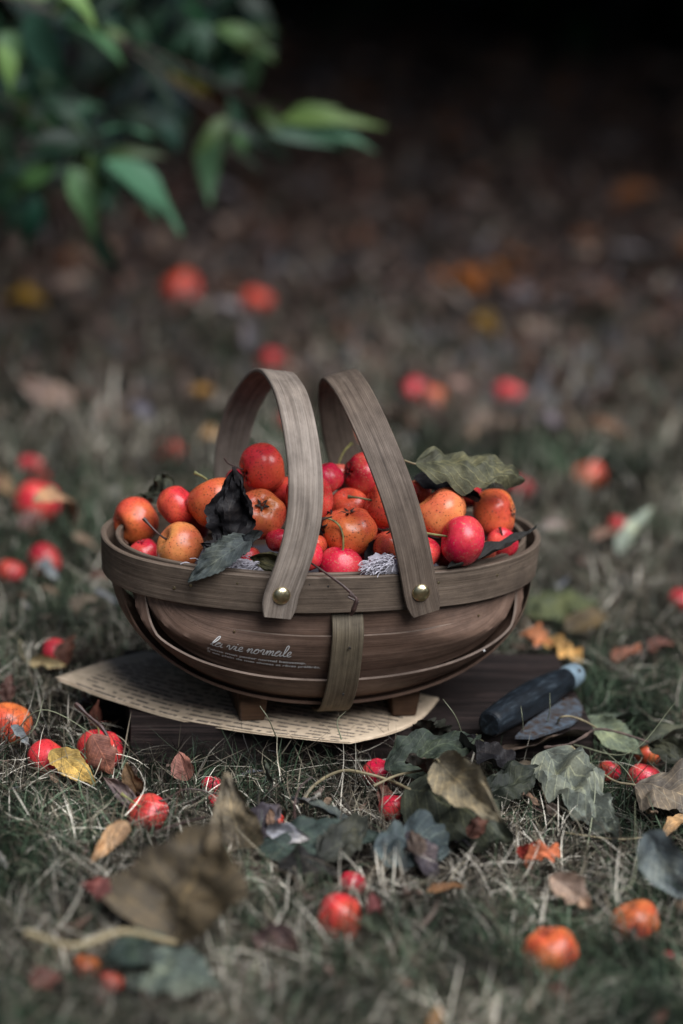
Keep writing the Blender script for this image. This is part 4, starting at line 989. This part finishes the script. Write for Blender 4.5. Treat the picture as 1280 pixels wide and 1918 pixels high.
# ------------------------------------------------------------------ grass (uncountable: one object)
def blades(name, n, pick, cols, lr, wr, lean, curl, zoff=0, mat=None, seed=1, K=5, kind='stuff', label=None):
    rg = np.random.default_rng(seed)
    xy = pick(rg, n); n = len(xy)
    L = rg.uniform(lr[0], lr[1], n); W = rg.uniform(wr[0], wr[1], n)
    hd = rg.uniform(0, 2*pi, n); th = np.clip(rg.normal(lean[0], lean[1], n), -1.5, 1.75); dth = rg.normal(curl[0], curl[1], n)/K; dh = rg.normal(0, .5, n)/K
    p = np.zeros((n, K+1, 3)); p[:, 0, :2] = xy; p[:, 0, 2] = -.3+rg.uniform(0, zoff+.001, n)
    wdir = np.zeros((n, K+1, 3)); fa = rg.uniform(0, pi, n)
    for k in range(K+1):
        wdir[:, k, 0] = np.cos(fa+hd*.3); wdir[:, k, 1] = np.sin(fa+hd*.3)
        if k == K: break
        s = np.sin(th); c = np.cos(th)
        p[:, k+1, 0] = p[:, k, 0]+L/K*s*np.cos(hd); p[:, k+1, 1] = p[:, k, 1]+L/K*s*np.sin(hd)
        p[:, k+1, 2] = np.maximum(p[:, k, 2]+L/K*c, rg.uniform(0.0, .5, n)-.2)
        th = np.minimum(th+dth, 2.2); hd = hd+dh
    # keep clear of the board
    q = p-np.array([BFL.x, BFL.y, 0]); bu = q@np.array(BU); bv = q@np.array(BV)
    ins = ((bu > -.15) & (bu < BL+.15) & (bv > -.15) & (bv < BW+.15) & (p[..., 2] < BT+.25)).any(axis=1)
    bu0, bv0 = bu[:, 0], bv[:, 0]
    ins |= (bu0 > -1.6) & (bu0 < BL-1) & (bv0 > 0) & (bv0 < BW+1)
    # blades would not pierce the fruit
    for c_, r_ in FR:
        if c_.z < 3:
            d0 = ((p-np.array(c_))**2).sum(-1); ins |= (d0[:, :] < (r_*.86)**2).sum(axis=1) >= 1
    # keep under the page corner
    xm = p[..., 0]; ym = p[..., 1]
    ins |= ((xm > -15) & (xm < -8) & (ym > -4.5-.6*(xm+15)*0) & (ym < 7) & (p[..., 2] > 2.0) & ((ym+1.2+.55*(xm+14.5)) > -.8)).any(axis=1)
    lo = np.full((400, 800), 99.)
    for (kx, ky), z_ in LEAFZ.items():
        if -200 < kx < 200 and -120 < ky < 680: lo[kx+200, ky+120] = z_
    ix = np.clip((p[..., 0]//.5).astype(int)+200, 0, 399); iy = np.clip((p[..., 1]//.5).astype(int)+120, 0, 799)
    hit = (p[..., 2] > lo[ix, iy]-.15).any(axis=1)
    ins |= hit & (rg.random(n) < .93)
    keep = ~ins; p = p[keep]; wdir = wdir[keep]; W = W[keep]; xy = xy[keep]; n = len(p)
    tap = np.array([.7, 1, .95, .8, .5, .06])[:K+1] if K == 5 else np.linspace(1, .1, K+1)
    hw = (W[:, None]*tap[None, :]/2)[..., None]
    V = np.stack([p-wdir*hw, p+wdir*hw], axis=2).reshape(-1, 3)*.01
    b = (np.arange(n)*(K+1)*2)[:, None]+(np.arange(K)*2)[None, :]
    F = np.stack([b, b+1, b+3, b+2], axis=-1).reshape(-1, 4)
    me = bpy.data.meshes.new(name); me.vertices.add(len(V)); me.vertices.foreach_set('co', V.astype(np.float32).ravel())
    me.loops.add(F.size); me.loops.foreach_set('vertex_index', F.astype(np.int32).ravel())
    me.polygons.add(len(F)); me.polygons.foreach_set('loop_start', (np.arange(len(F))*4).astype(np.int32)); me.polygons.foreach_set('loop_total', np.full(len(F), 4, dtype=np.int32))
    me.update(calc_edges=True); me.polygons.foreach_set('use_smooth', np.ones(len(F), dtype=bool))
    cc = cols(rg, xy)   # n x 3
    cc = np.repeat(cc, (K+1)*2, axis=0); al = np.ones((len(cc), 1))
    at = me.color_attributes.new('Col', 'FLOAT_COLOR', 'POINT'); at.data.foreach_set('color', np.hstack([cc, al]).astype(np.float32).ravel())
    me.materials.append(mat or M_GRASS); o = link(name, me); tag(o, label, 'grass' if 'grass' in name else 'litter', kind=kind); return o
def patch(xy, f, s):
    return np.array([noise.noise(Vector((x*f, y*f, s))) for x, y in xy])
def pick_near(rg, n):
    y = -48+150*rg.beta(1.0, 1.7, n); x = rg.uniform(-1, 1, n)*(27+.22*(y+48))
    return np.stack([x, y], 1)
def pick_mid(rg, n):
    y = rg.uniform(40, 170, n); x = rg.uniform(-1, 1, n)*(40+.28*y); xy = np.stack([x, y], 1)
    pr_ = np.clip(1.15-(y-48)/45, .05, 1)*np.clip(.75+patch(xy, .05, 3), 0, 1)
    return xy[rg.random(n) < pr_]
GREENS = np.array([[.018, .034, .018], [.032, .055, .028], [.012, .024, .014], [.045, .07, .04], [.11, .15, .095]])
DRYS = np.array([[.26, .225, .165], [.085, .066, .046], [.66, .60, .50], [.035, .027, .02], [.12, .10, .075], [.022, .017, .014]])
def col_mix(green):
    def f(rg, xy):
        pn = patch(xy, .09, 9)*.9; g = rg.random(len(xy)) < np.clip(green+pn, .05, .95)
        c = np.where(g[:, None], GREENS[rg.integers(0, len(GREENS), len(xy))], DRYS[rg.integers(0, len(DRYS), len(xy))])
        return c*rg.uniform(.4, 1.25, (len(xy), 1))*np.clip(1+patch(xy, .22, 31)*2.0, .30, 1.9)[:, None]
    return f
blades('grass', 95000, pick_near, col_mix(.52), (1.2, 3.3), (.04, .095), (.65, .45), (.9, .7), seed=1, label='tangled half dry lawn grass around the basket')
blades('dry_grass_thatch', 45000, pick_near, col_mix(.12), (1.4, 3.8), (.03, .07), (1.35, .25), (.15, .6), 1.6, seed=2, label='matted straw of dead grass between the green blades')
blades('far_grass', 60000, pick_mid, lambda rg, xy: col_mix(.40)(rg, xy)*.72, (2.0, 5.0), (.12, .22), (.7, .45), (.9, .7), seed=3, label='blurred dry grass farther behind the basket')
# a few tall single blades rising in front of the board
def tall():
    mb = MB()
    o = empty('tall_grass_blades', G(845, 1375, 0)); tag(o, 'few tall thin pale blades rising in front of the board and knife', 'grass', kind='stuff'); b0 = Vector(o.location)*100
    for ps in ([(870, 1392, 1.0), (855, 1345, None, -6.5), (830, 1309, None, -6.6)], [(981, 1385, 1.0), (979, 1350, None, -6), (976, 1322, None, -6)], [(1022, 1365, 1.5), (1030, 1330, None, -4), (1030, 1298, None, -4)],
               [(525, 1400, .5), (505, 1350, None, -9.5), (487, 1322, None, -9.5)], [(1075, 1395, 1.4), (1180, 1410, 2), (1270, 1310, None, -6)], [(1100, 1590, .5), (1115, 1480, None, -12), (1105, 1405, None, -12)],
               [(1130, 1405, 1.2), (1170, 1440, 2.2), (1190, 1470, 1.6)], [(640, 1385, None, -8.3), (632, 1352, None, -8.3), (648, 1332, None, -8.3)], [(1060, 1640, .5), (1180, 1660, 1.6), (1190, 1500, None, -14)],
               [(5, 1400, 1), (60, 1370, 3), (82, 1310, None, -9)], [(20, 1380, 1), (90, 1330, 3.2), (240, 1420, 1.2)]):
        P = spline([pt(p)-b0 for p in ps], 8); tube(mb, P, lambda t: .045*(1-.8*t), 5)
    mb.build('blade', simple('pale_blade', (.24, .25, .16), .55), o)
tall()
# ------------------------------------------------------------------ litter
def crumbs():
    def pk(rg, n):
        y = 60+290*rg.random(n)**1.1; x = rg.uniform(-1, 1, n)*(40+.28*y); return np.stack([x, y], 1)
    pal = np.array([[.09, .06, .05], [.12, .08, .065], [.06, .045, .04], [.16, .12, .10], [.14, .07, .05], [.10, .10, .11], [.05, .03, .025]])
    blades('leaf_litter', 30000, pk, lambda rg, xy: pal[rg.integers(0, len(pal), len(xy))]*rg.uniform(.6, 1.3, (len(xy), 1)), (1.5, 4), (.5, 1.6), (1.3, .25), (.2, .8), 1.0, M_LITTER, 5, K=3, label='broken brown leaf litter on the ground behind the grass')
    def pk2(rg, n):
        y = -45+120*rg.random(n); x = rg.uniform(-1, 1, n)*(30+.28*(y+45)); return np.stack([x, y], 1)
    blades('leaf_litter_scraps', 1500, pk2, lambda rg, xy: pal[rg.integers(0, len(pal), len(xy))]*rg.uniform(.8, 1.6, (len(xy), 1)), (.6, 1.6), (.25, .7), (1.3, .3), (.2, .8), 1.2, M_LITTER, 6, K=3, label='tiny leaf scraps caught in the near grass')
crumbs()
def scattered():
    vs = []
    for k in range(6):
        v, f, uv = leaf_verts(1, .55, arc=.1*((k % 3)-1)+.05, crump=.3, curl=-.5+.3*k, seed=k*3.3, nu=16, nv=6, serr=.05)
        mb = MB(); mb.add([p*5 for p in v], f, uv); me = mb.mesh('blade'); me.materials.append(M_LEAF); vs.append(me)
    rr = random.Random(21); cols = [(.20, .10, .07), (.10, .06, .045), (.28, .19, .15), (.24, .22, .25), (.30, .12, .05), (.09, .075, .06), (.38, .28, .24), (.05, .025, .02)]
    for k in range(295):
        y = 50+205*rr.random()**.85; x = rr.uniform(-1, 1)*(24+.19*y)
        if y < 85 and rr.random() < .45: continue
        o = link('fallen_leaf', vs[k % 6], None, None, (x, y, rr.uniform(.3, 1.2)))
        o.rotation_euler = (rr.gauss(0, .35), rr.gauss(0, .35), rr.uniform(0, 6.28)); s = rr.uniform(.5, 1.1); o.scale = (s, s, s); o.color = (*[c_*.7 for c_ in cols[rr.randrange(8)]], 1)
        tag(o, 'small dead brown or greyish leaf scattered in the blurred background litter', 'leaf', 'dead leaves scattered behind the basket')
scattered()
def near_scraps():
    rr = random.Random(5); cols = [(.16, .10, .07), (.07, .05, .04), (.24, .17, .12), (.13, .06, .045), (.20, .19, .18), (.05, .06, .04)]
    vs = []
    for k in range(5):
        v, f, uv = leaf_verts(2.2, 1.2, arc=.12*((k % 3)-1)+.05, crump=.28, curl=-.7+.35*k, seed=k*7.7+2, nu=18, nv=6, serr=.08)
        mb = MB(); mb.add(v, f, uv); me = mb.mesh('blade'); me.materials.append(M_LEAF); vs.append(me)
    for k in range(130):
        y = -42+100*rr.random(); x = rr.uniform(-1, 1)*(17+.13*(y+42))
        if -17 < x < 18 and -10 < y < 13: continue
        o = link('leaf_scrap', vs[k % 5], None, None, (x, y, rr.uniform(.5, 1.7)))
        o.rotation_euler = (rr.gauss(0, .6), rr.gauss(0, .6), rr.uniform(0, 6.28)); s = rr.uniform(.35, .9); o.scale = (s, s, s); o.color = (*cols[rr.randrange(6)], 1)
        tag(o, 'tiny crumpled dead leaf scrap caught in the grass around the basket', 'leaf', 'tiny leaf scraps in the grass around the basket')
near_scraps()
# ------------------------------------------------------------------ shrubs
def foliage_mesh(items, col_fn, nu=9, fold=.25):
    """items: (base, tip, width, up) lanceolate leaves, joined as one foliage mesh with vertex colour"""
    V = []; F = []; Cc = []
    for (a, b, w_, up, c) in items:
        ax = b-a; L = ax.length; ax = ax/L; up = up-ax*up.dot(ax)
        if up.length < .05: up = ax.orthogonal()
        up.normalize(); s = up.cross(ax); n0 = len(V)
        for i in range(nu):
            t = i/(nu-1); wd = w_/2*max(.0, sin(min(pi, pi*t**.62)))**1.25+.03; h = L*.12*sin(pi*t)
            cpt = a+ax*(L*t)+up*h; wav = .05*w_*sin(t*11+len(F))
            V += [cpt+s*wd+up*(fold*wd+wav), cpt, cpt-s*wd+up*(fold*wd-wav)]
            Cc += [c]*3
        for i in range(nu-1):
            q = n0+i*3; F += [(q, q+3, q+4, q+1), (q+1, q+4, q+5, q+2)]
    me = bpy.data.meshes.new('foliage'); me.from_pydata([(p.x*.01, p.y*.01, p.z*.01) for p in V], [], F)
    at = me.color_attributes.new('Col', 'FLOAT_COLOR', 'POINT'); at.data.foreach_set('color', np.hstack([np.array(Cc), np.ones((len(Cc), 1))]).astype(np.float32).ravel())
    me.polygons.foreach_set('use_smooth', [True]*len(F)); me.materials.append(M_FOLI); return me
def near_shrub():
    root = empty('leafy_shrub', (-55, 100, 0)); base = Vector((-55, 100, 0))
    tag(root, 'green leafed shrub reaching in at the upper left with long pointed leaves', 'shrub')
    rr = random.Random(8); items = []
    g1 = (.045, .11, .062); g2 = (.025, .065, .042); g3 = (.10, .17, .05); yl = (.26, .20, .03); dk = (.02, .045, .028)
    def lv(x0, y0, x1, y1, y, w_, c, dy=0, tilt=.0):
        a = PY(x0, y0, y)-base; b = PY(x1, y1, y+dy)-base
        items.append((a, b, w_*.78, Vector((rr.gauss(0, .55), -.7+rr.gauss(0, .3), .65)), c))
    # px: base -> tip, distance, width cm
    lv(185, 250, 300, 268, 52, 2.6, g1); lv(190, 300, 340, 440, 50, 4.0, g1); lv(200, 310, 300, 420, 52, 2.5, g1); lv(130, 310, 175, 455, 52, 3.0, (.06, .12, .05)); lv(110, 305, 20, 375, 54, 2.2, (.06, .13, .04))
    lv(55, 20, 140, 165, 50, 3.4, g2); lv(120, 40, 245, 150, 52, 2.6, (.05, .11, .05)); lv(110, -30, 182, 60, 44, 1.6, g3); lv(0, 80, 20, 180, 46, 1.8, g3); lv(40, 70, 65, 130, 52, 1.6, g2); lv(0, 60, 45, 120, 50, 2.0, (.05, .10, .04))
    lv(400, 240, 395, 390, 58, 2.6, (.07, .14, .07)); lv(440, 245, 455, 290, 58, 2.2, (.05, .10, .04)); lv(500, 90, 475, 225, 60, 3.0, (.07, .13, .06)); lv(400, 50, 515, 115, 62, 2.2, (.05, .09, .03))
    lv(315, 110, 395, 180, 66, 1.9, yl); lv(520, 225, 725, 240, 56, 1.5, (.075, .12, .03)); lv(560, 235, 705, 285, 56, 1.7, g1); lv(540, 215, 640, 205, 60, 1.2, (.08, .13, .04)); lv(480, 240, 545, 345, 62, 1.8, dk)
    lv(180, 430, 235, 520, 60, 1.8, dk); lv(190, 60, 240, 70, 66, 1.5, g3); lv(150, 200, 100, 280, 60, 2.4, dk); lv(90, 190, 60, 290, 60, 2.2, (.03, .07, .03)); lv(0, 320, 60, 330, 62, 2.0, dk); lv(60, 215, 95, 290, 60, 2.0, (.04, .09, .04)); lv(380, 150, 470, 150, 66, 1.8, dk)
    lv(145, 340, 210, 400, 58, 2.2, dk); lv(50, 400, 0, 450, 60, 2.4, dk); lv(20, 400, 45, 480, 60, 2.0, dk); lv(120, 220, 160, 300, 56, 2.0, dk)
    for (cx, cy, y_, nn, ln, sp) in ((185, 285, 50, 11, 125, 1.3), (110, 20, 50, 8, 120, 1.2), (60, 190, 54, 7, 110, 1.0), (450, 230, 58, 6, 105, 1.1), (520, 225, 56, 3, 130, .3), (290, 120, 60, 7, 100, 1.4), (430, 60, 62, 6, 95, 1.2), (30, 320, 56, 6, 110, .9)):
        for q in range(nn):
            a = 1.35+rr.gauss(0, sp) if sp > .5 else rr.uniform(-.1, .5); l = ln*rr.uniform(.65, 1.15)
            b_ = rr.uniform(.45, 1.15) if rr.random() < .6 else rr.uniform(.2, .45)
            lv(cx+rr.gauss(0, 30), cy+rr.gauss(0, 18), cx+l*cos(a)*1.1, cy+l*sin(a), y_+rr.uniform(-3, 6), rr.uniform(1.0, 1.8), tuple(v_*b_*.5 for v_ in (g1 if rr.random() < .7 else g3)), rr.uniform(-2, 3))
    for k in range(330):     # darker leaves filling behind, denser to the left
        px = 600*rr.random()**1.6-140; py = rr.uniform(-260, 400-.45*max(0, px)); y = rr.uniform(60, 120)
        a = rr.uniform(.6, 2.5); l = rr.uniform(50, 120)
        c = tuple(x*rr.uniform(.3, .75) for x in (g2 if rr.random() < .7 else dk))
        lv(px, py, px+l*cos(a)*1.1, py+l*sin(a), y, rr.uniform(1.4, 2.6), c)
    for k in range(3600):     # crown outside the frame, unseen and enlarged to shade the ground behind
        c0 = Vector((rr.uniform(-135, 15), rr.uniform(45, 190), rr.uniform(47, 110)))
        if k < 500: c0 = Vector((rr.gauss(-75, 26), rr.gauss(95, 30), rr.uniform(8, 95))); d = Vector((rr.gauss(0, 1), rr.gauss(0, 1), rr.gauss(-.6, .6))).normalized()
        if k < 500 and c0.x > -42: continue
        items.append((c0-base, c0+d*rr.uniform(6, 10)-base, rr.uniform(1.8, 3), Vector((0, 0, 1)), tuple(x*rr.uniform(.6, 1.1) for x in g2)))
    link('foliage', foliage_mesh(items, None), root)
    mb = MB()
    for ps in ([(-62, 100, 0), (-55, 92, 30), (-40, 75, 38)], [(-66, 104, 0), (-70, 100, 50), (-60, 90, 90)], [(-58, 98, 0), (-48, 96, 18), (-35, 80, 24)]):
        tube(mb, spline([Vector(p)-base for p in ps], 8), lambda t: .7*(1-.7*t), 7, .3)
    for ps in ([(-60, 150, 55), (60, 215, 53), (130, 290, 52)], [(-80, -40, 60), (200, 60, 60), (400, 150, 60), (560, 232, 57)], [(-80, -90, 50), (30, -20, 48), (110, 30, 48)], [(200, 60, 60), (390, 200, 60), (440, 245, 59)]):
        tube(mb, spline([PY(*q)-base for q in ps], 8), lambda t: .11*(1-.6*t), 6, .3)
    mb.build('branch', M_TWIG, root)
near_shrub()
def far_shrub(label, x, y, rx, ry, rz, zc, seed, n=5200, overhang=0):
    root = empty('dense_shrub', (x, y, 0)); tag(root, label, 'shrub')
    rr = random.Random(seed); items = []
    for k in range(n):
        d = Vector((rr.gauss(0, 1), rr.gauss(0, 1), rr.gauss(0, 1))).normalized(); r_ = rr.uniform(.45, 1.05)*(1+.25*noise.noise(d*2+Vector((seed, 0, 0))))
        p = Vector((d.x*rx*r_, d.y*ry*r_, zc+d.z*rz*r_))
        if p.z < 3: p.z = rr.uniform(3, 25)
        dd = (d+Vector((rr.gauss(0, .7), rr.gauss(0, .7), rr.gauss(-.4, .5)))).normalized()
        c = tuple(v_*rr.uniform(.5, 1.3) for v_ in (.022, .04, .024))
        items.append((p, p+dd*rr.uniform(8, 15), rr.uniform(4, 7), d, c))
    link('foliage', foliage_mesh(items, None, 4), root)
    mb = MB()
    for k in range(7):
        a = rr.uniform(0, 6.28); tube(mb, spline([(rr.gauss(0, 6), rr.gauss(0, 6), -2), (cos(a)*rx*.25, sin(a)*ry*.25, rz*.6), (cos(a)*rx*.6, sin(a)*ry*.6, zc+rz*.3)], 6), lambda t: 2.4*(1-.8*t), 7, .2)
    mb.build('stems', M_TWIG, root)
far_shrub('dark dense evergreen shrub filling the upper left background', -120, 310, 110, 100, 115, 62, 1)
far_shrub('dark dense evergreen shrub filling the upper middle background', 5, 335, 105, 100, 120, 62, 2)
far_shrub('dark dense evergreen shrub filling the upper right background', 105, 300, 110, 105, 115, 62, 3)
def shade_tree():  # unseen canopy, added to keep sun and sky off the background
    root = empty('added_shade_tree', (90, 330, 0)); tag(root, 'unseen spreading tree added to shade the ground behind the basket', 'tree')
    rr = random.Random(77); items = []
    for k in range(10000):
        x = rr.uniform(-260, 260); y = rr.uniform(72, 460)+22*noise.noise(Vector((x*.02, 0, 0))); z = 125-.3*(min(y, 200)-50)+rr.gauss(0, 14)+14*noise.noise(Vector((x*.03, y*.03, 5)))+(.25*(y-200) if y > 200 else 0)
        z = max(z, 66)
        d = Vector((rr.gauss(0, 1), rr.gauss(0, 1), rr.gauss(-.3, .4))).normalized(); p = Vector((x-90, y-330, z))
        items.append((p, p+d*rr.uniform(10, 17), rr.uniform(6, 10), Vector((0, 0, 1)), tuple(v_*rr.uniform(.6, 1.3) for v_ in (.035, .06, .03))))
    link('crown', foliage_mesh(items, None, 4), root)
    mb = MB(); tube(mb, spline([(0, 80, -5), (2, 78, 90), (-10, 60, 190), (-20, 20, 230)], 8), lambda t: 14*(1-.6*t), 12, .1)
    for k in range(6):
        a = rr.uniform(2.6, 6.6); tube(mb, spline([(-5, 65, 150), (-5+cos(a)*70, 40+sin(a)*80, 190), (-5+cos(a)*170, 10+sin(a)*190, 150)], 8), lambda t: 5*(1-.85*t), 8, .2)
    mb.build('trunk', M_TWIG, root)
shade_tree()
for k, (lb, x, y) in enumerate((('unseen tall shrub added on the left to block light', -200, 20), ('unseen tall shrub added on the right to block light', 215, 60), ('unseen shrub added left of the camera to block light', -210, -200), ('unseen shrub added right of the camera to block light', 230, -190), ('unseen shrub added far behind the camera on the left to block light', -90, -440), ('unseen shrub added far behind the camera on the right to block light', 100, -450))):  # unseen shrubs added to keep side light off the ground and basket
    far_shrub(lb, x, y, 80, 110, 130, 90, 10+k, 2600)
